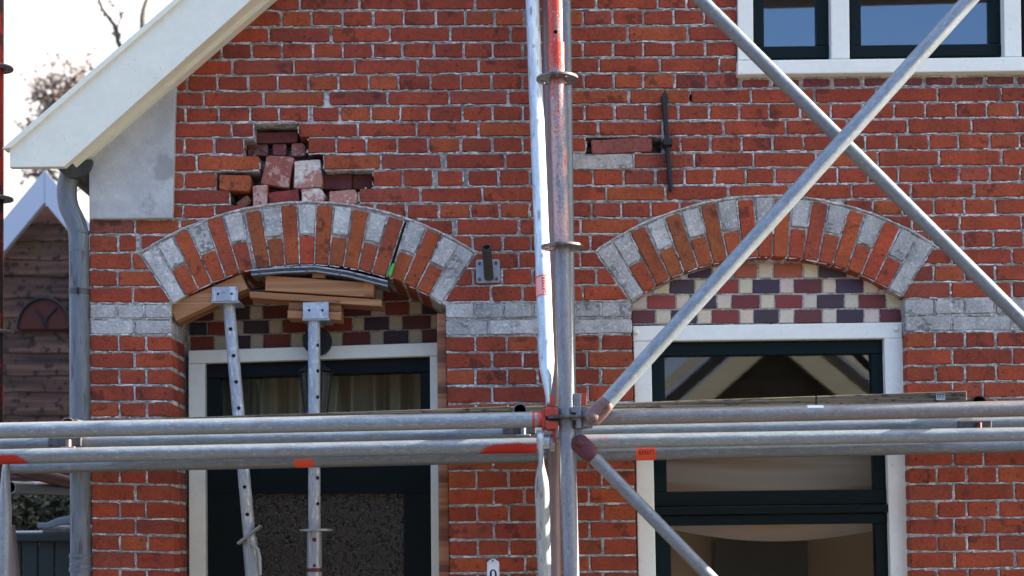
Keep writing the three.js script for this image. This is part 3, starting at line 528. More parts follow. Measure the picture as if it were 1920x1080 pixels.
{ // door with white frame, top light and figured glass
  const z = ZD + 0.03, yH = (x) => 657 - (x - 353) * 0.0323;
  const f = mesh('door_frame', boxUV(pxPoly([[353, yH(353)], [824, yH(824)], [824, yH(824) + 25], [353, yH(353) + 25]], z, 0.1, 0.004), 1), M.cream, house);
  frameBars(f, z - 0.002, 0.096, M.cream, 'door_post', [[[353, 682.5], [384, 681.5], [389, 1820], [357, 1820]], [[806, 668], [824, 667.5], [832, 1820], [814, 1820]]]);
  const d = mesh('door', boxUV(pxPoly([[388, 868], [810, 868], [812, 925], [389, 925]], z - 0.035, 0.045, 0.003), 1), M.doorGreen, house);
  frameBars(d, z - 0.037, 0.043, M.doorGreen, 'door_stile', [[[389, 925], [470, 925], [473, 1800], [391, 1800]], [[757, 925], [812, 925], [818, 1800], [760, 1800]]]);
  frameBars(d, z - 0.038, 0.043, M.doorGreen, 'door_panel', [[[472, 1300], [758, 1300], [760, 1800], [473, 1800]]]);
  const figTex = (() => { const w = 512, d = new Float32Array(w * w).fill(0.4); for (let i = 0; i < 900; i++) { const x0 = hash3(i, 1, 1) * w, y0 = hash3(i, 2, 1) * w, a = hash3(i, 3, 1) * 6.28, len = 14 + 26 * hash3(i, 4, 1), cv = (hash3(i, 5, 1) - 0.5) * 0.06, hgt = hash3(i, 6, 1) > 0.5 ? 0.6 : -0.4; let x = x0, y = y0, t = a; for (let k = 0; k < len; k++) { x += Math.cos(t); y += Math.sin(t); t += cv; const q = Math.sin(k / len * Math.PI); for (let dx = -4; dx <= 4; dx++) for (let dy = -4; dy <= 4; dy++) { const r = Math.hypot(dx, dy); if (r < 4) { const j = ((Math.floor(y + dy) + 4 * w) % w) * w + (Math.floor(x + dx) + 4 * w) % w; d[j] += hgt * 0.05 * q * (1 - r / 4); } } } } return tex(w, w, (u, v) => { const t = 255 * clamp(d[Math.floor(v * w) * w + Math.floor(u * w)]); return [t, t, t]; }, false); })();
  const figured = phy({ color: lin(0.075, 0.064, 0.048), transmission: 0.35, thickness: 0, roughness: 0.12, ior: 1.6, bumpMap: figTex, bumpScale: 0.05 });
  mesh('figured_pane', boxUV(pxPoly([[466, 920], [762, 920], [764, 1306], [468, 1306]], z - 0.055, 0.005, 0), 3), figured, d);
  for (const [x, s] of [[522, 1], [638, 7]]) { // wrought leaf grille behind the glass
    const gs = []; for (let y = 930; y < 1290; y += 9) { const p = W(x + 8 * Math.sin(y * 0.05 + s), y, z - 0.075), l = new THREE.SphereGeometry(0.02 + 0.012 * vnoise3(y * 0.1, s, 1), 7, 5); l.scale(1.1, 0.5, 0.2); l.rotateZ((vnoise3(y * 0.3, s, 5) - 0.5) * 3.4); l.translate(p.x + (vnoise3(y, s, 2) - 0.5) * 0.035, p.y, p.z); gs.push(l); }
    mesh('leaf_grille', mergeGeometries(gs), M.iron, d);
  }
  const t = mesh('top_light', boxUV(pxPoly([[388, 682], [806, 668.5], [806, 697], [388, 710]], z - 0.03, 0.05, 0.004), 1), M.doorGreen, house);
  frameBars(t, z - 0.034, 0.045, M.doorGreen, 'sash_stile', [[[388, 710], [414, 709], [414, 840], [388, 840]], [[788, 698], [806, 697], [807, 840], [789, 840]]]);
  frameBars(t, z - 0.03, 0.05, M.doorGreen, 'transom_bar', [[[388, 840], [808, 840], [809, 868], [388, 868]]]);
  pane(t, [[408, 704], [794, 692], [796, 846], [408, 846]], z - 0.06);
}
house.traverse((o) => { if (o.isMesh) { o.castShadow = o.receiveShadow = true; } });
scene.add(house);

// ------------------------------------------------------------------ behind the glass: curtain, kraft paper, dark cupboard
function sheet(quadPx, z, fn, nu = 60, nv = 16) {       // a hanging sheet: fn(u, v) gives the depth of its folds
  const [[x0, y0], [x1, y1]] = quadPx, g = new THREE.PlaneGeometry(1, 1, nu, nv), p = g.attributes.position;
  for (let i = 0; i < p.count; i++) { const u = p.getX(i) + 0.5, v = 0.5 - p.getY(i), f = fn(u, v), q = W(x0 + (x1 - x0) * u, y0 + (y1 - y0) * v + (f.dy ?? 0), z); p.setXYZ(i, q.x, q.y, z + f.dz); }
  g.computeVertexNormals(); return g;
}
const both = (m) => { m.side = THREE.DoubleSide; return m; };
single('net_curtain', 'grey green curtain hanging in folds behind the light above the door', 'curtain', sheet([[395, 690], [810, 880]], -0.42, (u, v) => ({ dz: 0.035 * Math.sin(u * 52 + 2 * Math.sin(u * 9)) + 0.015 * Math.sin(u * 111) }), 160, 4), both(M.curtain));
single('kraft_paper', 'brown kraft paper sheet hung in sagging folds inside the ground floor window', 'paper', sheet([[1215, 790], [1690, 985]], -0.3, (u, v) => ({ dz: 0.03 * Math.sin(v * 13 + u * 1.5 - 1.2 * Math.sin(u * 3.1)) + 0.012 * Math.sin(v * 27 - u * 3), dy: 30 * Math.sin(u * Math.PI) * v * v }), 40, 24), both(M.paper));
single('kraft_paper', 'lower brown paper sheet standing behind the main pane of the ground floor window', 'paper', sheet([[1200, 960], [1760, 1500]], -0.75, (u, v) => ({ dz: 0.03 * Math.sin(u * 7 + v) }), 30, 8), both(M.paper));
single('cupboard', 'dark cupboard standing behind the main pane of the ground floor window', 'cupboard', boxUV(pxPoly([[1340, 1016], [1515, 1013], [1520, 1600], [1342, 1600]], -0.6, 0.1, 0.004), 1), M.dark);

// ------------------------------------------------------------------ loose bricks in the broken wall
const limedMap = tex(512, 512, (u, v) => { const t = sstep(0.46, 0.58, n8(u, v) * 0.65 + n64(u, v) * 0.35), g = 214 + 46 * (n64(v, u) - 0.5) + 30 * (n128(u, v) - 0.5); return mix([g * 0.86, g * 0.6, g * 0.54], [g * 1.02, g * 0.97, g * 0.92], t); });
M.limed = std({ vertexColors: true, map: limedMap, bumpMap: mortarBump, bumpScale: 0.004, roughness: 0.9 });
function loose(name, label, pts, z, depth, tone, mat = M.brick, o = {}, group) { return single(name, label, 'brick', brickGeo(toW(pts, z), z, depth, tone, { back: true, ch: 0.005, jit: 0.0022, inset: 0.003, tilt: 0.02, ...o }), mat, group); }
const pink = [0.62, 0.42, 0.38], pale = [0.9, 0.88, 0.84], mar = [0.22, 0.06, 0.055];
loose('loose_brick', 'large pinkish brick stood on end and tilted in the wall hole', [[500, 291], [551, 295], [541, 352], [488, 343]], -0.005, 0.07, pink, M.limed);
loose('loose_brick', 'squarish whitish brick beside the tilted pinkish brick in the hole', [[551, 302], [601, 299], [604, 349], [550, 353]], -0.012, 0.07, pale, M.limed);
loose('loose_brick', 'orange half brick slipping out at the left end of the hole', [[411, 327], [470, 329], [467, 358.5], [410, 354.5]], 0.004, 0.09, [0.56, 0.13, 0.04]);
loose('loose_brick', 'narrow pink brick standing upright above the door arch', [[473, 348], [502, 345], [501, 388], [474, 389]], -0.01, 0.08, [0.7, 0.5, 0.45], M.limed);
loose('loose_brick', 'red brick sloping up to one side above the door arch', [[503, 362], [558, 354], [560, 380], [504, 387]], -0.006, 0.08, [0.36, 0.055, 0.04]);
loose('loose_brick', 'rounded white brick stub with red corner lying on the door arch', [[565, 354], [600, 353], [611, 367], [605, 381], [565, 380]], -0.008, 0.08, [0.95, 0.92, 0.9], M.limed);
loose('loose_brick', 'wide whitish brick stub lying at the crown of the door arch', [[617, 358], [666, 356], [672, 367], [670, 382], [618, 381]], -0.004, 0.08, [0.95, 0.92, 0.86], M.limed);
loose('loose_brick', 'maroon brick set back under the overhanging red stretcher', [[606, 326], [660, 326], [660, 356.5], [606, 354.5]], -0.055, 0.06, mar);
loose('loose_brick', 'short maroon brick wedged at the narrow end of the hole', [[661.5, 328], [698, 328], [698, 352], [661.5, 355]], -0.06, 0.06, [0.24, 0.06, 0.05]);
loose('loose_brick', 'small brown brick fragment lying askew below the orange half brick', [[442, 381], [463, 365], [472, 377], [453, 395]], -0.012, 0.06, [0.34, 0.12, 0.07]);
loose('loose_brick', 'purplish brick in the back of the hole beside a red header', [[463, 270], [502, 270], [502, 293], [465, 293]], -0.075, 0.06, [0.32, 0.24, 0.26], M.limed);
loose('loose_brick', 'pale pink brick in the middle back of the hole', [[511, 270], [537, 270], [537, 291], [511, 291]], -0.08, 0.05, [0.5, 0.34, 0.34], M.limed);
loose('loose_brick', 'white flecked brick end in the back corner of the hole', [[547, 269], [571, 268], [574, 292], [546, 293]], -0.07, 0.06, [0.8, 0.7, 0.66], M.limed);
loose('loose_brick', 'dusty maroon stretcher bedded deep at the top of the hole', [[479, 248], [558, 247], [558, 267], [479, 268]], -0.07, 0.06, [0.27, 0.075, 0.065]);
loose('loose_brick', 'pale red brick resting crooked in the slot beside the iron anchor', [[1108, 262], [1222, 258], [1223, 284], [1109, 288]], 0.004, 0.095, [0.42, 0.115, 0.085]);
loose('loose_brick', 'mortar covered white brick under the crooked pale red brick', [[1072, 291], [1184, 289], [1186, 315], [1073, 317]], 0.006, 0.095, [0.74, 0.7, 0.63], M.stone, { jit: 0.003 });

// ------------------------------------------------------------------ fittings on the facade
{ // wrought iron wall anchor
  const g = thing('wall_anchor', 'black wrought iron wall anchor with pointed top on the brickwork', 'wall anchor');
  mesh('bar', pxPoly([[1247, 168], [1254, 182], [1252, 194], [1255, 255], [1258, 262], [1258, 272], [1256, 277], [1262, 345], [1259, 360], [1254, 345], [1248, 277], [1246, 272], [1245, 262], [1247, 255], [1242, 194], [1239.5, 182]], 0.03, 0.026, 0.003), M.iron, g);
  const c = W(1252, 266, 0.04), k = new RoundedBoxGeometry(0.034, 0.024, 0.05, 2, 0.004); k.translate(c.x, c.y, 0.02); mesh('eye', k, M.iron, g); settle(g);
}
{ // flagpole holder
  const g = thing('flagpole_holder', 'grey plate with dark upright socket tube bolted beside the door arch', 'flagpole holder');
  mesh('plate', boxUV(pxPoly([[895, 487], [934, 486], [937, 489], [938, 527], [935, 530], [896, 531], [893, 528], [892, 490]], 0.012, 0.01, 0.002), 3), std({ color: lin(0.3, 0.32, 0.34), roughness: 0.55, metalness: 0.3 }), g);
  for (const [x, y] of [[899, 494], [930, 493], [899, 524], [931, 523]]) { const c = W(x, y, 0.012), b = new THREE.CylinderGeometry(0.006, 0.006, 0.006, 6); b.rotateX(Math.PI / 2); b.translate(c.x, c.y, 0.014); mesh('bolt', b, M.darkSteel, g); }
  const m = std({ color: lin(0.06, 0.052, 0.045), roughness: 0.6, metalness: 0.2 });
  mesh('socket', tubeGeo(W(917, 521, 0.012), W(912, 463, 0.1), 0.0165, 0.003), m, g); settle(g);
}
{ // enamel house number
  const g = thing('house_number', 'white enamel house number plate with a blue nine', 'number plate');
  const cv = document.createElement('canvas'); cv.width = 256; cv.height = 512; const c = cv.getContext('2d'); c.fillStyle = '#eef0f2'; c.fillRect(0, 0, 256, 512); c.fillStyle = '#12225e'; c.font = 'bold 400px serif'; c.textAlign = 'center'; c.fillText('9', 128, 400);
  const t = new THREE.CanvasTexture(cv); t.colorSpace = THREE.SRGBColorSpace;
  mesh('plate', pxPoly([[913, 1055], [918, 1050], [924, 1047.5], [931, 1050], [936, 1054], [937, 1110], [932, 1116], [918, 1116], [913, 1111]], 0.009, 0.006, 0.0015), phy({ color: lin(0.75, 0.77, 0.8), roughness: 0.2, clearcoat: 0.6 }), g);
  const a = W(915.5, 1057, 0.0095), b = W(934.5, 1106, 0.0095), p = new THREE.PlaneGeometry(b.x - a.x, a.y - b.y); p.translate((a.x + b.x) / 2, (a.y + b.y) / 2, 0.0102); mesh('numeral', p, std({ map: t, roughness: 0.25 }), g);
  const s = W(924, 1051.5, 0.009), k = new THREE.SphereGeometry(0.003, 8, 6); k.translate(s.x, s.y, 0.01); mesh('screw', k, M.darkSteel, g); settle(g);
}
{ // rainwater pipe with swan neck
  const g = thing('rainwater_pipe', 'grey zinc rainwater pipe with swan neck at the house corner', 'drainpipe');
  const path = new THREE.CatmullRomCurve3([[138, 318], [128, 338], [125, 362], [129, 388], [140, 412], [147, 436], [148.5, 470], [149, 540], [149.5, 700], [151, 1080], [153.5, 1890]].map(([x, y]) => W(x, y, 0.0)), false, 'centripetal');
  const pts = path.getSpacedPoints(150).map((p) => ({ p, a: 0.0345, b: 0.0345 }));
  mesh('pipe', loft(pts, 26), M.zinc, g);
  const ring = (y, h, dr, n = 'collar', m = M.zinc) => { const A = W(149 + (y - 540) * 0.0035, y + h / 2, 0), B = W(149 + (y - 540) * 0.0035, y - h / 2, 0); mesh(n, tubeGeo(A, B, 0.0345 + dr, dr + 0.004), m, g); };
  ring(436, 5, 0.0015); ring(471, 4, 0.0012); ring(545, 5, 0.002, 'pipe_bracket', M.darkSteel); ring(551, 3, 0.0018, 'pipe_bracket', M.darkSteel); ring(1042, 7, 0.004); ring(1068, 7, 0.0045); ring(1056, 18, 0.002);
  const pin = W(146, 545, 0.04), pg = new THREE.BoxGeometry(0.006, 0.022, 0.012); pg.translate(pin.x, pin.y, 0.04); mesh('bracket_pin', pg, M.iron, g); settle(g);
  const gutter = thing('gutter', 'dark half round gutter end under the cream bargeboard', 'gutter');
  const c = W(130, 292, 0.1), s = new THREE.Shape(); const R1 = 0.062; s.absarc(0, 0, R1, Math.PI, 0, false); s.lineTo(R1 - 0.004, 0); s.absarc(0, 0, R1 - 0.004, 0, Math.PI, true); s.lineTo(-R1, 0);
  const eg = new THREE.ExtrudeGeometry(s, { depth: 4.5, bevelEnabled: false, curveSegments: 20 }); eg.translate(c.x, c.y, -4.45); M.darkZinc = std({ map: rep(galvMap, 1), color: lin(0.16, 0.165, 0.17), roughness: 0.55, metalness: 0.4 }); mesh('trough', eg, M.darkZinc, gutter);
  const e = new THREE.Shape(); e.absarc(0, 0, R1 - 0.004, Math.PI, 0, false); const ec = new THREE.ExtrudeGeometry(e, { depth: 0.004, bevelEnabled: false, curveSegments: 20 }); ec.translate(c.x, c.y, 0.044); mesh('end_cap', ec, M.darkZinc, gutter);
  const fu = W(139, 318, 0), fg = new THREE.LatheGeometry([[0.062, 0.035], [0.055, 0.0], [0.036, -0.03], [0.034, -0.03], [0.053, 0.0], [0.06, 0.035]].map(([x, y]) => new THREE.Vector2(x, y)), 24); fg.translate(fu.x - 0.004, fu.y + 0.01, 0); mesh('outlet', fg, M.darkZinc, gutter); settle(gutter);
}
{ // lantern over the door
  const g = thing('wall_lantern', 'black lantern with small panes hanging over the door behind the prop', 'lantern');
  const z = -0.13, at = (x, y) => W(x, y, z), k = 1 / scaleAt(z), o = at(592, 690);
  const lathe = (pts, seg, y) => { const q = new THREE.LatheGeometry(pts.map(([r, h]) => new THREE.Vector2(r * k, h * k)), seg); q.translate(o.x, at(592, y).y, z); return q; };
  mesh('back_plate', (() => { const q = new THREE.CylinderGeometry(27 * k, 27 * k, 0.03, 28); q.rotateX(Math.PI / 2); q.translate(o.x, at(592, 636).y, ZD + 0.045); return q; })(), M.iron, g);
  mesh('arm', loft([{ p: V(o.x, at(592, 640).y, ZD + 0.04), a: 0.012, b: 0.012 }, { p: V(o.x, at(592, 632).y, -0.17), a: 0.011, b: 0.011 }, { p: V(o.x, at(592, 640).y, z), a: 0.01, b: 0.01 }, { p: V(o.x, at(592, 668).y, z), a: 0.01, b: 0.01 }], 10), M.iron, g);
  mesh('cap', lathe([[0, 32], [7, 30], [12, 22], [24, 8], [36, 0], [34, -2], [0, 2]], 6, 697), M.iron, g);
  for (let i = 0; i < 6; i++) { const a = (i + 0.5) / 6 * Math.PI * 2, s = V(Math.sin(a), 0, Math.cos(a)); const A = V(o.x, at(592, 700).y, z).addScaledVector(s, 30 * k), B = V(o.x, at(592, 785).y, z).addScaledVector(s, 20 * k); mesh('glazing_bar', loft([{ p: A, a: 0.003, b: 0.003 }, { p: B, a: 0.003, b: 0.003 }], 6), M.iron, g); }
  mesh('glass_body', lathe([[29, 0], [19, -85]], 6, 700), phy({ color: lin(0.35, 0.35, 0.32), transmission: 0.85, thickness: 0, roughness: 0.25 }), g);
  mesh('base', lathe([[0, 0], [21, 0], [22, -4], [12, -12], [4, -20], [0, -22]], 6, 785), M.iron, g); settle(g);
}

// ------------------------------------------------------------------ shoring in the doorway
const beam = (name, label, q, z, depth, mat = M.wood, o = [rnd(), rnd()]) => { let g = pxPoly(q, z, depth, 0.0025); g = boxUV(g, 1, o[0], o[1]); const uv = g.attributes.uv; for (let i = 0; i < uv.count; i++) { const a = uv.getX(i); uv.setXY(i, uv.getY(i) * 1.6, a * 0.8); } return single(name, label, 'timber', g, mat); };
beam('timber_beam', 'tilted sawn timber carried by the slanting prop under the arch', [[316, 573], [452, 513], [464, 541], [330, 602]], -0.02, 0.11);
beam('timber_beam', 'thick knotty timber laid nearly level under the arch crown', [[498, 516], [702, 530.5], [700, 557.5], [497, 544.5]], -0.03, 0.1);
beam('timber_beam', 'long thin timber board directly below the thick knotty timber', [[467, 546], [716, 561.5], [715.5, 574.5], [468, 558]], -0.035, 0.12);
beam('timber_offcut', 'upper timber offcut on the head plate of the upright prop', [[541, 565.5], [639, 570], [639, 583.5], [541, 580.5]], -0.045, 0.1);
beam('timber_offcut', 'lower timber offcut resting in the head plate of the upright prop', [[539, 581.5], [640, 584.5], [639, 599.5], [539, 596]], -0.042, 0.1);
beam('timber_block', 'small timber block between bent metal strip and thick timber', [[585, 505], [610, 506], [610, 522], [585, 521]], -0.04, 0.06);
beam('timber_post', 'raw brown timber post lining the door recess', [[819, 588], [836, 588], [855, 1890], [830, 1890]], -0.03, 0.19, M.postWood);
{
  const g = thing('metal_strip', 'bent silvery metal strips supporting the underside of the door arch', 'metal strip');
  const strip = (o) => { const c = [[471, 505], [530, 500], [590, 498], [650, 507], [727, 526]], t = 3.2; return boxUV(pxPoly([...c.map(([x, y]) => [x, y + o]), ...c.slice().reverse().map(([x, y]) => [x, y + o + t])], 0.008 - o * 0.001, 0.12, 0.0006), 2); };
  mesh('strip', strip(0), M.alu, g); mesh('strip', strip(4), M.darkSteel, g); mesh('strip', strip(8), M.alu, g); settle(g);
}
single('plastic_wedge', 'bright green plastic wedge pushed into the arch crack', 'wedge', pxPoly([[736, 493], [740, 496], [733, 517], [727, 515]], 0.012, 0.06, 0.001), std({ color: lin(0.06, 0.5, 0.05), roughness: 0.4 }));
// steel props: head plate, holed inner tube, collar, outer sleeve
const holeTex = (n, ph, spacing) => tex(128, 1024, (u, v) => { // punched holes read as real pits are added below; the map carries the zinc
  const g = 178 + 46 * (n16(u, v * 3) - 0.5) + 26 * (n64(u, v) - 0.5), w = sstep(0.64, 0.74, m32(u, v)); return mix([g * 0.96, g * 0.99, g * 1.02], [236, 236, 232], w * 0.7);
});
M.propZinc = std({ map: holeTex(), roughness: 0.6, metalness: 0.4 });
function prop(label, head, axis, z, zb, holes, collarY, zp) {
  const g = thing('steel_prop', label, 'prop'), A = W(axis[0][0], axis[0][1], z), B = W(axis[1][0], axis[1][1], z), dir = B.clone().sub(A);
  const at = (y) => { const t = (y - axis[0][1]) / (axis[1][1] - axis[0][1]); return A.clone().addScaledVector(dir, t); };
  const hw = (x, y) => { const p = W(x, y, zp); return [p.x, p.y]; }, ring = (x, y) => { const p = hw(x, y), o = []; for (let i = 0; i < 12; i++) o.push([p[0] + 0.0045 * Math.cos(i * Math.PI / 6), p[1] + 0.0045 * Math.sin(i * Math.PI / 6)]); return o; };
  mesh('head_plate', boxUV(wPoly([hw(head[0], head[1]), hw(head[2], head[1] - 1), hw(head[2], head[3] - 1), hw(head[0], head[3])], zp, 0.008, 0.001, [0.24, 0.76].map((x) => ring(head[0] + (head[2] - head[0]) * x, head[1] + (head[3] - head[1]) * 0.48))), 2), M.galv, g);
  const base = W((head[0] + head[2]) / 2, head[3], zp), bp = new THREE.BoxGeometry((head[2] - head[0] + 3) / scaleAt(z), 0.008, 0.12); bp.translate(base.x, base.y, zp - 0.065); mesh('base_plate', bp, M.galv, g);
  mesh('inner_tube', drill(tubeGeo(at(collarY + 40), at(axis[0][1]), 0.0215, 0.003, 28), holes.map(([y, a]) => { const c = at(y), n = V(Math.sin(a), 0, Math.cos(a)); return [c.addScaledVector(n, 0.02), n, 0.0068, 0.02]; })), M.propZinc, g);
  mesh('outer_tube', tubeGeo(at(zb), at(collarY), 0.0265, 0.004, 28), M.galvDull, g);
  return { g, at };
}
{
  const h = [[619, 0.1], [669, 0.2], [718, 0.25], [767, 0.3], [914, 0.1], [965, 0.15]];
  const { g, at } = prop('slanting steel prop under the tilted timber, holes along its tube', [397, 538, 446, 565], [[428.5, 566], [468, 1010]], -0.07, 1860, h, 1008, -0.008);
  const c = at(1003), k = loft([{ p: V(c.x - 0.035, c.y - 0.03, c.z + 0.02), a: 0.006, b: 0.03 }, { p: V(c.x + 0.045, c.y + 0.03, c.z + 0.02), a: 0.006, b: 0.03 }], 12); mesh('collar', k, M.galvDull, g);
  mesh('handle', loft([[470, 1018], [484, 1030], [487, 1045], [488, 1078]].map(([x, y]) => ({ p: W(x, y, -0.03), a: 0.006, b: 0.006 })), 10), M.galvDull, g); settle(g);
}
{
  const h = [[649, 0.8], [697, 0.8], [746, 0.75], [897, 0.7], [945, 0.75]];
  const { g, at } = prop('upright steel prop under the stacked timber offcuts before the door', [568, 567, 616, 598], [[589, 598], [589.5, 990]], -0.06, 1860, h, 996, -0.026);
  const c = at(994), d = new THREE.CylinderGeometry(0.058, 0.058, 0.007, 36); d.translate(c.x + 0.006, c.y, c.z); mesh('collar', d, M.galvDull, g);
  for (const [y, r] of [[1012, 0.008], [1060, 0.006]]) { const q = at(y), b = new THREE.SphereGeometry(r, 12, 8); b.scale(1, 1, 0.3); b.translate(q.x + 0.003, q.y, q.z + 0.026); mesh('rust_spot', b, M.darkRed, g); }
  const q = at(1068), rg = tubeGeo(V(q.x, q.y - 0.007, q.z), V(q.x, q.y + 0.006, q.z), 0.029, 0.003); mesh('rust_band', rg, M.darkRed, g); settle(g);
}

// ------------------------------------------------------------------ scaffold
const ZS = 0.77;
function paint(fn, w = 128, h = 1024) { return tex(w, h, fn, true, true); }
const galvCol = (u, v, L) => { const g = 158 + 26 * (n16(u * 0.5, v * L * 3) - 0.5) + 30 * (n4(u, v * L * 1.2) - 0.5) + 44 * (n64(u, v * L * 5) - 0.5), sc = sstep(0.67, 0.74, m32(u * 2, v * L * 2.2)), dk = sstep(0.64, 0.76, n16(v * L * 2.3, u * 0.8)); return mix(mix([g * 0.965, g * 0.995, g * 1.02], [216, 214, 208], sc * 0.7), [112, 107, 100], dk * 0.4); };
function tubeMat(fn, L, o = {}) { return std({ map: paint((u, v) => fn(u, v, galvCol(u, v, L))), roughness: 0.48, metalness: 0.45, ...o }); }
const gTube = { pale: tubeMat((u, v, c) => mix(c, [214, 222, 224], 0.45), 3), blue: tubeMat((u, v, c) => mix(c.map((x) => x * 0.9), [140, 152, 160], 0.3), 3), brown: tubeMat((u, v, c) => mix(c.map((x) => x * 0.86), [140, 126, 118], 0.45), 3), grey: tubeMat((u, v, c) => mix(c.map((x) => x * 0.84), [124, 130, 132], 0.35), 3), rust: tubeMat((u, v, c) => mix(c.map((x) => x * 0.75), [150, 118, 110], 0.7), 3) };
function tubeThing(name, label, A, B, mat, r, group, cat = 'scaffold tube') { const g = thing(name, label, cat, group); mesh('tube', tubeGeo(A, B, r), mat, g); return g; }
function rosette(g, c, mat, tilt = 0) {
  const s = new THREE.Shape(); s.absarc(0, 0, 0.0615, 0, Math.PI * 2, false);
  for (let i = 0; i < 8; i++) { const a = (i + 0.0) * Math.PI / 4, h = new THREE.Path(); h.absarc(0.045 * Math.cos(a), 0.045 * Math.sin(a), i % 2 ? 0.0105 : 0.008, 0, Math.PI * 2, true); s.holes.push(h); }
  const e = new THREE.ExtrudeGeometry(s, { depth: 0.004, bevelEnabled: true, bevelThickness: 0.0022, bevelSize: 0.002, bevelSegments: 3, curveSegments: 40 }); e.rotateX(Math.PI / 2); e.rotateZ(tilt); e.translate(c.x, c.y + 0.002, c.z); return mesh('rosette', e, mat, g);
}
M.rosRust = std({ map: rep(galvMap, 4), color: lin(0.36, 0.3, 0.27), roughness: 0.55, metalness: 0.5 });
// main standard, red paint worn away downwards
{
  const px = (y) => 1041 + y * 0.0278, top = W(px(-900), -900, ZS), bot = W(px(1960), 1960, ZS);
  const L = top.y - bot.y, yOf = (v) => { const y = bot.y + v * L; return y; }, redEnd = W(px(150), 150, ZS).y, pinkEnd = W(px(455), 455, ZS).y;
  const fn = (u, v, c) => {
    const y = yOf(v), n = n8(u, v * 9) * 0.55 + n64(u, v * 12) * 0.45, t = (y - redEnd) / 0.25, red = [206, 62, 40];
    const worn = mix(c.map((x) => x * 0.82), [150, 146, 150], 0.4); let o = worn;
    const pk = sstep(0.50, 0.58, n + 0.10 * (y > pinkEnd ? 1 : -1)); if (y > pinkEnd - 0.06) o = mix(o, [208, 160, 148], pk * 0.85 * sstep(pinkEnd - 0.06, pinkEnd + 0.02, y));
    const rd = sstep(0.47, 0.53, n + clamp(t * 0.2 + 0.02, -0.25, 0.16)); if (y > pinkEnd) o = mix(o, red, rd);
    const chip = sstep(0.70, 0.74, n64(u * 2, v * 20)); return mix(o, y > redEnd ? [216, 206, 198] : [90, 84, 80], chip * 0.8);
  };
  const m = std({ map: paint((u, v) => fn(u, v, galvCol(u, v, 4)), 128, 2048), roughness: 0.45, metalness: 0.25 });
  const g = thing('scaffold_standard', 'front scaffold upright with worn red paint and round rosettes', 'scaffold tube');
  const jn = W(px(82), 82, ZS), uvFix = (geo, a, b) => { const uv = geo.attributes.uv, va = (a.y - bot.y) / L, vb = (b.y - bot.y) / L; for (let i = 0; i < uv.count; i++) uv.setY(i, va + uv.getY(i) * (vb - va)); return geo; };
  mesh('tube', uvFix(tubeGeo(bot, jn, 0.02415), bot, jn), m, g); mesh('tube', drill(uvFix(tubeGeo(jn, top, 0.0228, 0.0035), jn, top), [[W(px(60) - 1, 60, ZS + 0.02), V(0, 0, 1), 0.0062, 0.03]]), m, g);
  const c1 = W(px(140), 140, ZS); mesh('sleeve', uvFix(tubeGeo(c1, jn.clone().add(V(0, -0.0015, 0)), 0.0262, 0.002), c1, jn), m, g);
  rosette(g, W(px(148), 148, ZS), M.rosRust); rosette(g, W(px(463) + 0.5, 463, ZS), M.rosRust); rosette(g, W(px(784), 784, ZS), M.darkSteel); rosette(g, W(px(1100), 1100, ZS), M.rosRust);
  settle(g);
}
// standards nearer the wall
{ const g = tubeThing('scaffold_standard', 'rear scaffold upright of faded brownish steel behind the front upright', W(1050.5, 1960, 0.1), W(1023, -500, 0.1), gTube.rust, 0.0235); settle(g); }
{ const g = tubeThing('scaffold_standard', 'rear pale galvanised upright showing beside the red painted upright', W(1071, 880, 0.18), W(1053, -500, 0.18), gTube.grey, 0.02); settle(g); }
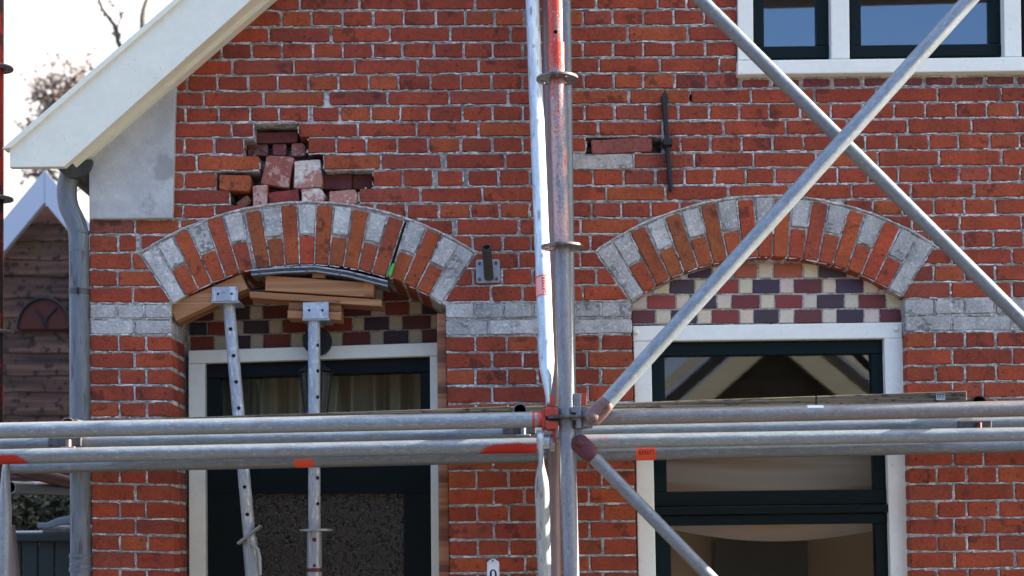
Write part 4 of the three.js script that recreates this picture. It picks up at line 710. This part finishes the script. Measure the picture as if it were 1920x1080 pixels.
// transverse braces that run from the front towards the wall
{
  const A = W(1028, 762, ZS), B = W(998, 0, 0.16), E = B.clone().sub(A);
  const at = (t) => A.clone().addScaledVector(E, t), g = thing('scaffold_brace', 'pale galvanised brace leaning up towards the wall with sticker', 'scaffold tube');
  mesh('tube', loft([[0, 0.006, 0.03], [0.03, 0.009, 0.029], [0.075, 0.0205, 0.025], [0.1, 0.0235, 0.0242], [0.3, 0.0235, 0.0235], [0.6, 0.0235, 0.0235], [1.0, 0.0235, 0.0235], [1.25, 0.0235, 0.0235]].map(([t, a, b]) => ({ p: at(t), a, b })), 28), std({ map: rep(galvMap, 1, 1.2), color: lin(1.15, 1.2, 1.2), roughness: 0.5, metalness: 0.3 }), g);
  const s0 = at((762 - 581) / 762 * 1.0), s1 = at((762 - 543) / 762); const L = s0.distanceTo(s1);
  const cv = document.createElement('canvas'); cv.width = 256; cv.height = 256; const c = cv.getContext('2d'); c.fillStyle = '#f29a90'; c.fillRect(0, 0, 256, 256); c.fillStyle = '#2a1612'; c.fillRect(0, 14, 256, 9); c.fillRect(0, 236, 256, 8); c.save(); c.translate(128, 128); c.rotate(Math.PI / 2); c.scale(-1, -1); c.font = 'bold 62px sans-serif'; c.textAlign = 'center'; c.fillText('LAYHER', 0, 22, 190); c.restore();
  const st = new THREE.CanvasTexture(cv); st.colorSpace = THREE.SRGBColorSpace;
  const sg = new THREE.CylinderGeometry(0.0243, 0.0243, L, 28, 1, true, -1.45, 2.9); sg.translate(0, L / 2, 0); mesh('sticker', orient(sg, s0, s1), both(std({ map: st, roughness: 0.5 })), g); settle(g);
  const C = W(1013, 812, ZS + 0.02), D = W(1024, 1180, 0.35), f = D.clone().sub(C), at2 = (t) => C.clone().addScaledVector(f, t), g2 = thing('scaffold_brace', 'pale galvanised brace with flattened top hanging below the scaffold joint', 'scaffold tube');
  mesh('tube', loft([[0, 0.0095, 0.012], [0.012, 0.011, 0.028], [0.1, 0.0075, 0.029], [0.15, 0.0085, 0.029], [0.22, 0.019, 0.026], [0.26, 0.0215, 0.0225], [0.6, 0.0215, 0.0215], [2.2, 0.0215, 0.0215]].map(([t, a, b]) => ({ p: at2(t), a, b })), 28), std({ map: rep(galvMap, 1, 1.2), color: lin(1.1, 1.15, 1.15), roughness: 0.5, metalness: 0.3 }), g2);
  const pv = W(1024, 828, ZS - 0.01), pl = new THREE.CylinderGeometry(0.021, 0.021, 0.02, 24); pl.rotateZ(Math.PI / 2); pl.translate(pv.x, pv.y, pv.z); mesh('pivot', pl, M.galv, g2);
  const p2 = W(1036, 830, ZS - 0.02), pl2 = new THREE.CylinderGeometry(0.026, 0.026, 0.012, 24); pl2.rotateZ(Math.PI / 2); pl2.translate(p2.x, p2.y, p2.z); mesh('pivot', pl2, M.galvDull, g2); settle(g2);
}
// ledgers
function wedgeHead(g, side) {
  const m = side < 0 ? M.redPaint : M.darkSteel2, X = (x) => x;
  if (side < 0) {
    mesh('wedge_head', pxPoly([[1021, 766], [1026, 763], [1043, 763], [1047, 769], [1047, 778], [1041, 780], [1022, 781]], ZS + 0.03, 0.06, 0.004), m, g);
    mesh('wedge_head', pxPoly([[1022, 788], [1041, 789], [1047, 793], [1047, 801], [1043, 806], [1026, 805], [1021, 801]], ZS + 0.03, 0.06, 0.004), m, g);
    mesh('wedge_head', pxPoly([[1016, 768], [1022, 764], [1022, 806], [1016, 803]], ZS + 0.024, 0.05, 0.003), m, g);
    mesh('wedge', pxPoly([[1023, 741], [1040, 740], [1041, 763], [1025, 763]], ZS + 0.01, 0.008, 0.001), m, g);
    mesh('wedge', pxPoly([[1035, 806], [1043, 806], [1041, 830], [1037, 829]], ZS + 0.01, 0.008, 0.001), m, g);
  } else {
    mesh('wedge_head', pxPoly([[1071, 764], [1079, 760], [1090, 761], [1091, 803], [1080, 803], [1080, 788], [1072, 788], [1071, 779], [1080, 779], [1080, 775], [1072, 774]], ZS + 0.034, 0.06, 0.003), m, g);
    mesh('wedge_head', pxPoly([[1091, 766], [1106, 762], [1112, 768], [1112, 800], [1091, 803]], ZS + 0.02, 0.055, 0.004), m, g);
    mesh('wedge', pxPoly([[1075, 739], [1077, 737], [1090, 738], [1088, 761], [1075, 760]], ZS + 0.015, 0.006, 0.001), m, g);
    mesh('wedge', pxPoly([[1091, 738], [1101, 737], [1099, 759], [1090, 760]], ZS + 0.0, 0.006, 0.001), M.redPaint, g);
    mesh('wedge', pxPoly([[1078, 804], [1093, 803], [1090, 824], [1080, 825]], ZS + 0.008, 0.01, 0.001), m, g);
  }
}
M.darkSteel2 = std({ map: rep(galvMap, 3), color: lin(0.5, 0.46, 0.45), roughness: 0.5, metalness: 0.5 });
{
  const L = 1.9, redBand = tubeMat((u, v, c) => { const o = mix(c.map((x) => x * 0.88), [158, 168, 176], 0.3); const n = n64(u, v * 8); const band = Math.abs(v - 0.9835) < 0.0015 ? 1 : 0, end = sstep(0.987, 0.993, v + (n - 0.5) * 0.012); return mix(o, [196, 56, 38], Math.max(band, end)); }, L);
  const g = tubeThing('scaffold_ledger', 'front grey scaffold rail with red tipped wedge head before the door', W(-330, 814.5, ZS), W(1022, 786.5, ZS), redBand); wedgeHead(g, -1); settle(g);
  const g2 = tubeThing('scaffold_ledger', 'front brownish scaffold rail with grey wedge head before the ground floor window', W(1106, 783, ZS), W(2300, 758, ZS), gTube.brown); wedgeHead(g2, 1);
  // a scrap of white sticker left on the rail
  const a = W(1527, 767, ZS), sg = new THREE.CylinderGeometry(0.0246, 0.0246, 0.048, 20, 1, true, -0.35, 0.5); sg.rotateZ(Math.PI / 2 ); sg.rotateX(-0.9); sg.translate(a.x, W(1527, 774, ZS).y, ZS); mesh('sticker', sg, both(std({ color: lin(0.8, 0.8, 0.78), roughness: 0.6 })), g2); settle(g2);
}
{
  const zr = 0.52;
  settle(tubeThing('scaffold_ledger', 'rear thin galvanised rail just below the front rail', W(-200, 837, zr), W(2150, 787, zr), gTube.grey, 0.021));
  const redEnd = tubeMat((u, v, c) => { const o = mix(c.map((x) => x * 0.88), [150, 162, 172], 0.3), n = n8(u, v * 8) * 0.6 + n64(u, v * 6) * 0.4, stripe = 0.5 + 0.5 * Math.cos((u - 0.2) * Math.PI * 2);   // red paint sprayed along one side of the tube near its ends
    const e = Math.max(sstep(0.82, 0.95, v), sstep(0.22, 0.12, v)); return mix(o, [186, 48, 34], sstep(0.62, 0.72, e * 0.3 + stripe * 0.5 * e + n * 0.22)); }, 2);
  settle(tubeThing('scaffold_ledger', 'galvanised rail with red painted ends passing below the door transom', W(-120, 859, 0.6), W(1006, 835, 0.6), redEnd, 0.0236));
  const redStart = tubeMat((u, v, c) => { const o = mix(c.map((x) => x * 0.9), [158, 170, 178], 0.35), n = n8(u, v * 8) * 0.6 + n64(u, v * 6) * 0.4; return mix(o, [190, 84, 64], sstep(0.62, 0.8, sstep(0.3, 0.0, v) * 0.42 + n * 0.5) * 0.8); }, 2);
  settle(tubeThing('scaffold_ledger', 'galvanised rail with a faint red end passing across the ground floor window', W(1094, 828, 0.6), W(2150, 810, 0.6), redStart, 0.0215));
  const g = tubeThing('scaffold_ledger', 'lowest dull grey rail with orange sticker crossing door and window', W(22, 876, 0.08), W(2150, 830, 0.08), gTube.grey, 0.0236);
  const stk = (x0, x1, y, text, col, a0, a1) => {
    const A = W(x0, y + (1210 - x0) * 0.0, 0.08), yA = (x) => 876 - (x - 22) * 0.02162, p = W(x0, yA(x0), 0.08), q = W(x1, yA(x1), 0.08), Ls = p.distanceTo(q);
    const cv = document.createElement('canvas'); cv.width = 256; cv.height = 128; const c = cv.getContext('2d'); c.fillStyle = col; c.fillRect(0, 0, 256, 128); if (text) { c.fillStyle = '#30140c'; c.save(); c.translate(128, 50); c.rotate(Math.PI); c.font = 'bold 54px sans-serif'; c.textAlign = 'center'; c.fillText(text, 0, 18, 215); c.restore(); c.fillRect(0, 0, 256, 5); c.fillRect(0, 123, 256, 5); }
    const t = new THREE.CanvasTexture(cv); t.colorSpace = THREE.SRGBColorSpace; const n = 16, pos = [], uv = [], idx = [], d = q.clone().sub(p).normalize(), upv = V(0, 0, 1).cross(d).normalize();
    for (let i = 0; i <= n; i++) { const th = a0 + (a1 - a0) * i / n; for (const k of [0, 1]) { const s = (k ? q : p).clone().addScaledVector(upv, Math.sin(th) * 0.0242).add(V(0, 0, Math.cos(th) * 0.0242)); pos.push(s.x, s.y, s.z); uv.push(k, 1 - i / n); } }
    for (let i = 0; i < n; i++) { const o = i * 2; idx.push(o, o + 2, o + 1, o + 1, o + 2, o + 3); }
    const sg = new THREE.BufferGeometry(); sg.setAttribute('position', new THREE.Float32BufferAttribute(pos, 3)); sg.setAttribute('uv', new THREE.Float32BufferAttribute(uv, 2)); sg.setIndex(idx); sg.computeVertexNormals(); mesh('sticker', sg, both(std({ map: t, roughness: 0.5 })), g);
  };
  stk(1192, 1229, 850, 'LAYHER', '#f4502a', 1.2, -1.4); stk(553, 590, 866, '', '#e2532c', 0.2, -1.3); settle(g);
}
// diagonal braces in the plane of the scaffold
{
  const mk = (label, A, B, mat, r, endMat, end) => {
    const g = thing('scaffold_brace', label, 'scaffold tube'), e = B.clone().sub(A).normalize(), cut = A.clone().addScaledVector(e, end);
    const k = cut.clone().sub(A);
    mesh('tube', tubeGeo(cut, B, r), mat, g);
    mesh('flattened_end', loft([[-0.35, 0.011, 0.006], [-0.28, 0.02, 0.0085], [-0.1, 0.0275, 0.009], [0.45, 0.028, 0.0095], [0.75, 0.026, 0.016], [1.02, r * 1.0, r]].map(([t, a, b]) => ({ p: A.clone().addScaledVector(k, t), a, b })), 24), endMat, g);
    const c = new THREE.LatheGeometry([[0, 0.008], [0.006, 0.008], [0.0075, 0.005], [0.011, 0.006], [0.0135, 0.003], [0.0135, -0.02], [0, -0.02]].map(([x, y]) => new THREE.Vector2(x, y)), 20); c.rotateX(Math.PI / 2); c.translate(A.x, A.y, A.z + 0.006); mesh('bolt', c, endMat, g); return g;
  };
  const worn = std({ map: rep(brickMap, 2), color: lin(0.34, 0.2, 0.18), roughness: 0.5, metalness: 0.2 });
  const D2a = W(1113, 782, ZS + 0.055), D2b = W(2010, -214, ZS + 0.055);
  settle(mk('steep grey brace rising from the scaffold joint across the upper window', D2a, D2b, gTube.blue, 0.0235, worn, 0.062));
  settle(mk('lower grey brace with dark red end running down before the ground floor window', W(1087, 831, ZS + 0.02), W(1620, 1378, ZS + 0.02), gTube.grey, 0.0195, M.darkRed, 0.06));
  settle(tubeThing('scaffold_brace', 'falling grey brace crossing behind the steep brace above the window arch', W(1150, -164, ZS - 0.03), W(2080, 764, ZS - 0.03), gTube.grey, 0.0205));
}
// transoms: short tubes lying across the rails, seen end-on, with their couplers
function transom(label, x, y, mat, cx, cy, r = 0.0215, dx = 0) {
  const g = thing('scaffold_transom', label, 'scaffold tube'); const a = W(x, y, 0.66), b = V(a.x + dx, a.y + 0.01, 0.03);
  mesh('tube', tubeGeo(a, b, r), mat, g);
  mesh('coupler', pxPoly([[cx - 32, cy - 8], [cx + 30, cy - 9], [cx + 30, cy + 7], [cx - 32, cy + 8]], 0.548, 0.05, 0.003), M.darkSteel, g);
  const n = W(cx + 6, cy + 2, 0.56); const nut = new THREE.CylinderGeometry(0.009, 0.009, 0.03, 6); nut.translate(n.x, n.y - 0.004, 0.558); mesh('nut', nut, mat, g);
  const wing = new RoundedBoxGeometry(0.045, 0.007, 0.012, 2, 0.003); wing.translate(n.x, n.y - 0.014, 0.562); mesh('wing_nut', wing, mat, g); return settle(g);
}
transom('rusty open ended cross tube above the rails beside the rainwater pipe', 126, 796, gTube.rust, 122, 829, 0.022, 0.03);
transom('dark open ended cross tube beside the scaffold joint', 975, 769, gTube.grey, 975, 806);
transom('dark red open ended cross tube at the short end of the mossy planks', 1836, 755, M.darkRed, 1830, 797, 0.0225, 0.06);
// mossy scaffold boards
{
  const yT = (x) => 784 - (x - 300) * 0.0338, board = (label, x0, x1) => { const g = thing('scaffold_plank', label, 'plank'); let q = boxUV(pxPoly([[x0, yT(x0)], [x1, yT(x1)], [x1, yT(x1) + 27], [x0, yT(x0) + 27]], 0.42, 0.22, 0.003), 1); const uv = q.attributes.uv; for (let i = 0; i < uv.count; i++) { const a = uv.getX(i); uv.setXY(i, uv.getY(i) * 2, a * 0.7); } mesh('board', q, M.plank, g); return g; };
  settle(board('long mossy scaffold plank lying behind the front rails', 190, 1529));
  const g = board('short mossy scaffold plank with barred tag at its end', 1531.5, 1813);
  const cv = document.createElement('canvas'); cv.width = 128; cv.height = 96; const c = cv.getContext('2d'); c.fillStyle = '#aab0b2'; c.fillRect(0, 0, 128, 96); c.fillStyle = '#1c1c1e'; c.fillRect(6, 6, 116, 14); for (let i = 0; i < 5; i++) c.fillRect(12 + i * 23, 14, 11, i % 2 ? 66 : 52);
  const t = new THREE.CanvasTexture(cv); t.colorSpace = THREE.SRGBColorSpace; const a = W(1755, 737.5, 0.42), b = W(1772, 750, 0.42), p = new THREE.PlaneGeometry(b.x - a.x, a.y - b.y); p.translate((a.x + b.x) / 2, (a.y + b.y) / 2, 0.4215); mesh('tag', p, std({ map: t, roughness: 0.6 }), g); settle(g);
}
// rails one lift up, mirrored in the upper window
for (const [label, y, z] of [['upper scaffold rail mirrored as a dark bar in the upper window', 3.86, 0.77], ['second upper scaffold rail above the one mirrored in the upper window', 3.99, 0.72]]) settle(tubeThing('scaffold_ledger', label, V(-0.3, y - 0.02, z), V(3.2, y + 0.03, z), gTube.brown));
// scaffold round the corner of the house
{
  const z = -0.45, g = tubeThing('scaffold_standard', 'dark upright with flaking red paint and rosettes round the house corner', W(-9, 1500, z), W(-5.5, -200, z), tubeMat((u, v, c) => { const n = n8(u, v * 6) * 0.6 + n64(u, v * 9) * 0.4; return mix([52, 44, 42], [168, 40, 28], sstep(0.42, 0.54, n + (v > 0.66 && v < 0.85 ? 0.1 : -0.06))); }, 3), 0.0265);
  for (const y of [128, 373, 623]) rosette(g, W(-7, y, z), M.rosRust); settle(g);
  const zb = 0.1;
  const A = W(11, 866, zb), B = W(6, 1160, zb), f = B.clone().sub(A); const g2 = thing('scaffold_brace', 'dull steel brace with flattened top beside the garden fence', 'scaffold tube'); mesh('tube', loft([[0, 0.008, 0.02], [0.08, 0.012, 0.026], [0.25, 0.019, 0.024], [0.33, 0.0225, 0.0225], [1.6, 0.0225, 0.0225]].map(([t, a, b]) => ({ p: A.clone().addScaledVector(f, t), a, b })), 22), gTube.blue, g2); settle(g2);
  settle(tubeThing('scaffold_brace', 'purplish steel tube leaning before the garden fence', W(50, 1300, -0.3), W(18, 985, -0.3), gTube.rust, 0.019));
  settle(tubeThing('scaffold_ledger', 'dark red tube running back beside the house corner', W(30, 880, -0.1), W(215, 925, -1.6), M.darkRed, 0.024));
  const g3 = tubeThing('scaffold_ledger', 'grey tube with white tape band running back beside the house corner', W(18, 914, -0.2), W(170, 920, -1.2), gTube.grey, 0.0235); const a = W(55, 914.6, -0.42), b = W(75, 915.2, -0.56); mesh('tape', tubeGeo(a, b, 0.0245, 0.001), std({ color: lin(0.6, 0.6, 0.62), roughness: 0.6 }), g3); settle(g3);
}

// ------------------------------------------------------------------ neighbouring garden: shed, fence, shrub, trees
{
  const z = -4, g = thing('garden_shed', 'brown weatherboard shed with pale gable trim and small fan window', 'shed');
  mesh('shed_body', boxUV(pxPoly([[2, 480], [83, 384], [165, 480], [300, 640], [300, 1500], [2, 1500]], z - 0.06, 3, 0), 1), M.shedWood, g);
  const ys = [385, 415, 448, 482, 513, 557, 592, 620, 657, 698, 733, 773, 812, 850, 890, 930, 970, 1010, 1050, 1090, 1130, 1170, 1210, 1250, 1290, 1330, 1370, 1410];
  for (let i = 0; i + 1 < ys.length; i++) {
    const a = ys[i], b = ys[i + 1] + 4, w = (y) => (y - 378) * 0.86, xl = Math.max(4, 83 - w(a + 6)), xr = Math.min(300, 83 + w(a + 6)), xl2 = Math.max(4, 83 - w(b)), xr2 = Math.min(300, 83 + w(b)), low = [];
    for (let k = 0; k <= 14; k++) { const t = k / 14; low.push([xr2 + (xl2 - xl2 * 0 - xr2 + 0) * t, b + (k > 0 && k < 14 ? (vnoise3(t * 5 + i * 3, i, 2) - 0.5) * 7 : 0)]); }
    let q = pxPoly([[xl, a], [xr, a], ...low], z, 0.02, 0.002); const c = W(83, b, z); q.translate(0, -c.y, -z); q.rotateX(-0.09); q.translate(0, c.y, z + 0.01); q = boxUV(q, 1, i * 0.7, 0); const uv = q.attributes.uv; for (let k = 0; k < uv.count; k++) { const s = uv.getX(k); uv.setXY(k, uv.getY(k) * 1.5, s); }
    mesh('weatherboard', q, M.shedWood, g);
  }
  mesh('gable_trim', pxPoly([[83, 319], [83, 380], [-60, 553], [-60, 490]], z + 0.12, 0.05, 0.004), M.shedTrim, g); mesh('gable_trim', pxPoly([[83.5, 319], [83.5, 380], [300, 640], [300, 575]], z + 0.12, 0.05, 0.004), M.shedTrim, g);
  const fan = []; for (let i = 0; i <= 20; i++) { const t = Math.PI - Math.PI * i / 20; fan.push([82 + 50 * Math.cos(t), 617 - 58 * Math.sin(t)]); }
  const f = mesh('fan_window', pxPoly(fan, z + 0.045, 0.03, 0.002), std({ color: lin(0.09, 0.022, 0.014), roughness: 0.9 }), g);
  const bar = (pts, r = 0.006) => mesh('glazing_bar', loft(pts.map(([x, y]) => ({ p: W(x, y, z + 0.05), a: r, b: r })), 8), M.iron, f);
  bar(fan, 0.009); bar([[84, 616], [80, 596], [66, 577]]); bar([[84, 616], [88, 596], [106, 577]]); settle(g);
  const fz = -1.7, fg = thing('garden_fence', 'dark green board fence with top rail behind the scaffold', 'fence');
  for (let x = -20; x < 170; x += 31) mesh('fence_board', pxPoly([[x, 1012], [x + 28, 1012], [x + 28, 1600], [x, 1600]], fz, 0.02, 0.003), M.fence, fg); mesh('fence_rail', pxPoly([[-20, 1000], [170, 1000], [170, 1015], [-20, 1015]], fz + 0.03, 0.06, 0.003), M.fence, fg); settle(fg);
  settle(tubeThing('garden_pipe', 'thin pale rod lying along the fence top', W(-10, 998, -1.6), W(84, 997, -1.6), M.shedTrim, 0.005, undefined, 'pipe'));
  const cg = thing('plastic_bundle', 'grey rolled plastic sheeting with loose flap on the fence', 'plastic sheet'); mesh('roll', tubeGeo(W(82, 993, -1.55), W(175, 992, -1.55), 0.019, 0.004), M.zinc, cg); mesh('flap', loft([[70, 985], [88, 986], [110, 978], [150, 972]].map(([x, y], i) => ({ p: W(x, y, -1.5), a: 0.012 + 0.003 * i, b: 0.004 })), 10), M.zinc, cg); settle(cg);
  // dark shrub between fence and shed
  const leaf = []; for (let i = 0; i < 5200; i++) { const p = W(rr(-90, 260), 0, -2.6); const y0 = W(0, 1090, -2.6).y, y1 = W(0, 885, -2.6).y; const q = new THREE.PlaneGeometry(0.035, 0.016); q.rotateX(rr(-1.4, 1.4)); q.rotateY(rr(0, 6.28)); q.rotateZ(rr(0, 6.28)); q.translate(p.x, y0 + (y1 - y0) * Math.pow(rnd(), 0.8) * (0.75 + 0.25 * vnoise3(p.x * 5, 1, 1)), -2.6 + rr(-0.4, 0.4)); leaf.push(q); }
  const sh = thing('evergreen_shrub', 'dark evergreen shrub behind the garden fence', 'shrub'); mesh('foliage', mergeGeometries(leaf), both(std({ color: lin(0.03, 0.035, 0.016), roughness: 0.7 })), sh);
  const ss = []; for (let i = 0; i < 14; i++) { const x = -80 + i * 24; ss.push(loft([{ p: W(x, 1500, -2.6), a: 0.01, b: 0.01 }, { p: W(x + rr(-15, 15), 1050, -2.6), a: 0.006, b: 0.006 }, { p: W(x + rr(-25, 25), 900, -2.6), a: 0.003, b: 0.003 }], 6)); } mesh('stems', mergeGeometries(ss), std({ color: lin(0.06, 0.05, 0.03), roughness: 0.9 }), sh); settle(sh);
}
{ // small tree beyond the shed: limbs reach points all through the crown, twigs and buds at their ends
  seed = 77; const z = -12, C = W(128, 228, z), rx = 0.85, ry = 0.8, g = thing('garden_tree', 'small tree with brownish budding crown beyond the shed', 'tree'), wood = [], buds = [];
  const base = V(C.x + 0.1, 0, C.z), fork = V(C.x, C.y - ry * 1.1, C.z); wood.push(loft([{ p: base, a: 0.13, b: 0.13 }, { p: base.clone().lerp(fork, 0.5).add(V(0.08, 0, 0)), a: 0.1, b: 0.1 }, { p: fork, a: 0.07, b: 0.07 }, { p: C.clone(), a: 0.03, b: 0.03 }], 10));
  const bud = new THREE.PlaneGeometry(1, 0.7);
  for (let i = 0; i < 90; i++) {
    const th = rr(0, 6.28), ph = Math.acos(rr(-1, 1)), q = Math.pow(rnd(), 0.4) * (0.75 + 0.4 * vnoise3(Math.cos(th) * 2 + 5, ph * 2, 3)), e = V(C.x + rx * q * Math.sin(ph) * Math.cos(th), C.y + ry * q * Math.cos(ph), C.z + rx * q * Math.sin(ph) * Math.sin(th));
    const st = fork.clone().lerp(C, rnd()), mid = st.clone().lerp(e, 0.55).add(V(rr(-0.1, 0.1), rr(-0.02, 0.12), rr(-0.1, 0.1))); wood.push(loft([{ p: st, a: 0.018, b: 0.018 }, { p: mid, a: 0.01, b: 0.01 }, { p: e, a: 0.004, b: 0.004 }], 5, false));
    for (let k = 0; k < 11; k++) {
      const s0 = mid.clone().lerp(e, rnd()), s1 = s0.clone().add(V(rr(-0.2, 0.2), rr(-0.08, 0.22), rr(-0.2, 0.2))); wood.push(loft([{ p: s0, a: 0.004, b: 0.004 }, { p: s1, a: 0.002, b: 0.002 }], 4, false));
      for (let m = 0; m < 10; m++) { const p = s0.clone().lerp(s1, rr(0.1, 1.15)), w = rr(0.018, 0.042), b = bud.clone(); b.scale(w, w, 1); b.rotateX(rr(0, 6.28)); b.rotateY(rr(0, 6.28)); b.translate(p.x + rr(-0.025, 0.025), p.y + rr(-0.025, 0.025), p.z + rr(-0.025, 0.025)); buds.push(b); }
    }
  }
  mesh('trunk', mergeGeometries(wood), std({ color: lin(0.09, 0.07, 0.06), roughness: 0.9 }), g); mesh('crown', mergeGeometries(buds), both(std({ color: lin(0.15, 0.105, 0.09), roughness: 0.9 })), g); settle(g);
}
{ // bare branches rising behind the roof
  const z = -9, g = thing('bare_tree', 'bare tree whose budding twigs rise behind the bargeboard', 'tree'), m = std({ color: lin(0.07, 0.06, 0.05), roughness: 0.9 });
  const br = (pts, r0, r1) => loft(pts.map(([x, y], i) => ({ p: W(x, y, z), a: r0 + (r1 - r0) * i / (pts.length - 1), b: r0 + (r1 - r0) * i / (pts.length - 1) })), 8);
  const gs = [br([[330, 1300], [330, 700], [320, 400], [290, 200], [262, 120]], 0.11, 0.05), br([[262, 120], [235, 105], [221, 78], [218, 52], [205, 35], [192, 18], [183, -4], [178, -60]], 0.03, 0.006), br([[218, 56], [224, 40], [229, 26], [216, 12], [205, 4]], 0.007, 0.004), br([[262, 120], [268, 60], [267, 34], [269, 18], [276, -4], [285, -80]], 0.035, 0.012), br([[221, 78], [215, 66], [212, 60]], 0.006, 0.004)];
  mesh('trunk', mergeGeometries(gs), m, g);
  const bd = []; for (const [x, y] of [[218, 58], [221, 70], [214, 64], [205, 36], [192, 16], [186, 4], [228, 26], [227, 32], [206, 6], [268, 30], [222, 60], [199, 27]]) for (let i = 0; i < 4; i++) { const p = W(x + rr(-5, 5), y + rr(-5, 5), z), s = new THREE.SphereGeometry(rr(0.006, 0.012), 6, 4); s.scale(1, 1.6, 1); s.rotateZ(rr(-1, 1)); s.translate(p.x, p.y, p.z); bd.push(s); }
  mesh('crown', mergeGeometries(bd), std({ color: lin(0.12, 0.11, 0.07), roughness: 0.9 }), g); settle(g);
}
// ------------------------------------------------------------------ the house across the street, mirrored in the glass
{
  const g = thing('opposite_house', 'gabled house across the street mirrored in the ground floor window', 'house'), z = 12, X = 3.0, H = 4.3, w = 4.6, sl = 0.86;
  const tri = [[X - w, 0], [X + w, 0], [X + w, H - w * sl], [X, H], [X - w, H - w * sl]];
  mesh('wall', boxUV(wPoly(tri, z + 6, 6, 0), 1), std({ map: rep(brickMap, 1), color: lin(0.13, 0.12, 0.1), roughness: 0.9 }), g);
  const brg = (s, o0, o1, zf, m, n) => mesh(n, boxUV(wPoly([[X, H + o0], [X + s * (w + 0.4), H - (w + 0.4) * sl + o0], [X + s * (w + 0.4), H - (w + 0.4) * sl + o1], [X, H + o1]], zf, 0.05, 0.004), 1), m, g);
  for (const s of [-1, 1]) { brg(s, -0.3, 0.0, z - 0.1, M.cream, 'bargeboard'); brg(s, 0.02, 0.2, z - 0.02, M.darkSteel, 'roof_edge'); brg(s, 0.24, 0.4, z - 0.02, M.white, 'roof_trim'); }
  settle(g);
  const h = thing('opposite_house', 'dark brick house with hipped roof across the street mirrored in the door light', 'house');
  const bx = (n, x0, x1, y0, y1, z0, z1, m) => { const q = new THREE.BoxGeometry(x1 - x0, y1 - y0, z1 - z0); q.translate((x0 + x1) / 2, (y0 + y1) / 2, (z0 + z1) / 2); mesh(n, boxUV(q, 1), m, h); };
  const dk = std({ map: rep(brickMap, 1), color: lin(0.1, 0.06, 0.045), roughness: 0.9 });
  bx('wall', -10.5, -0.4, 0, 4.6, 12.5, 19, dk);
  const rf = new THREE.ConeGeometry(6.6, 3.2, 4); rf.rotateY(Math.PI / 4); rf.scale(1, 1, 0.8); rf.translate(-6.2, 6.22, 15.75); mesh('roof', rf, M.tile, h);
  for (const x of [-9.2, -6.6, -4.0]) { bx('window', x, x + 1.1, 1.1, 2.6, 12.46, 12.5, M.green); bx('window', x, x + 1.1, 3.2, 4.3, 12.46, 12.5, M.green); }
  settle(h);
}
renderer.render(scene, camera);
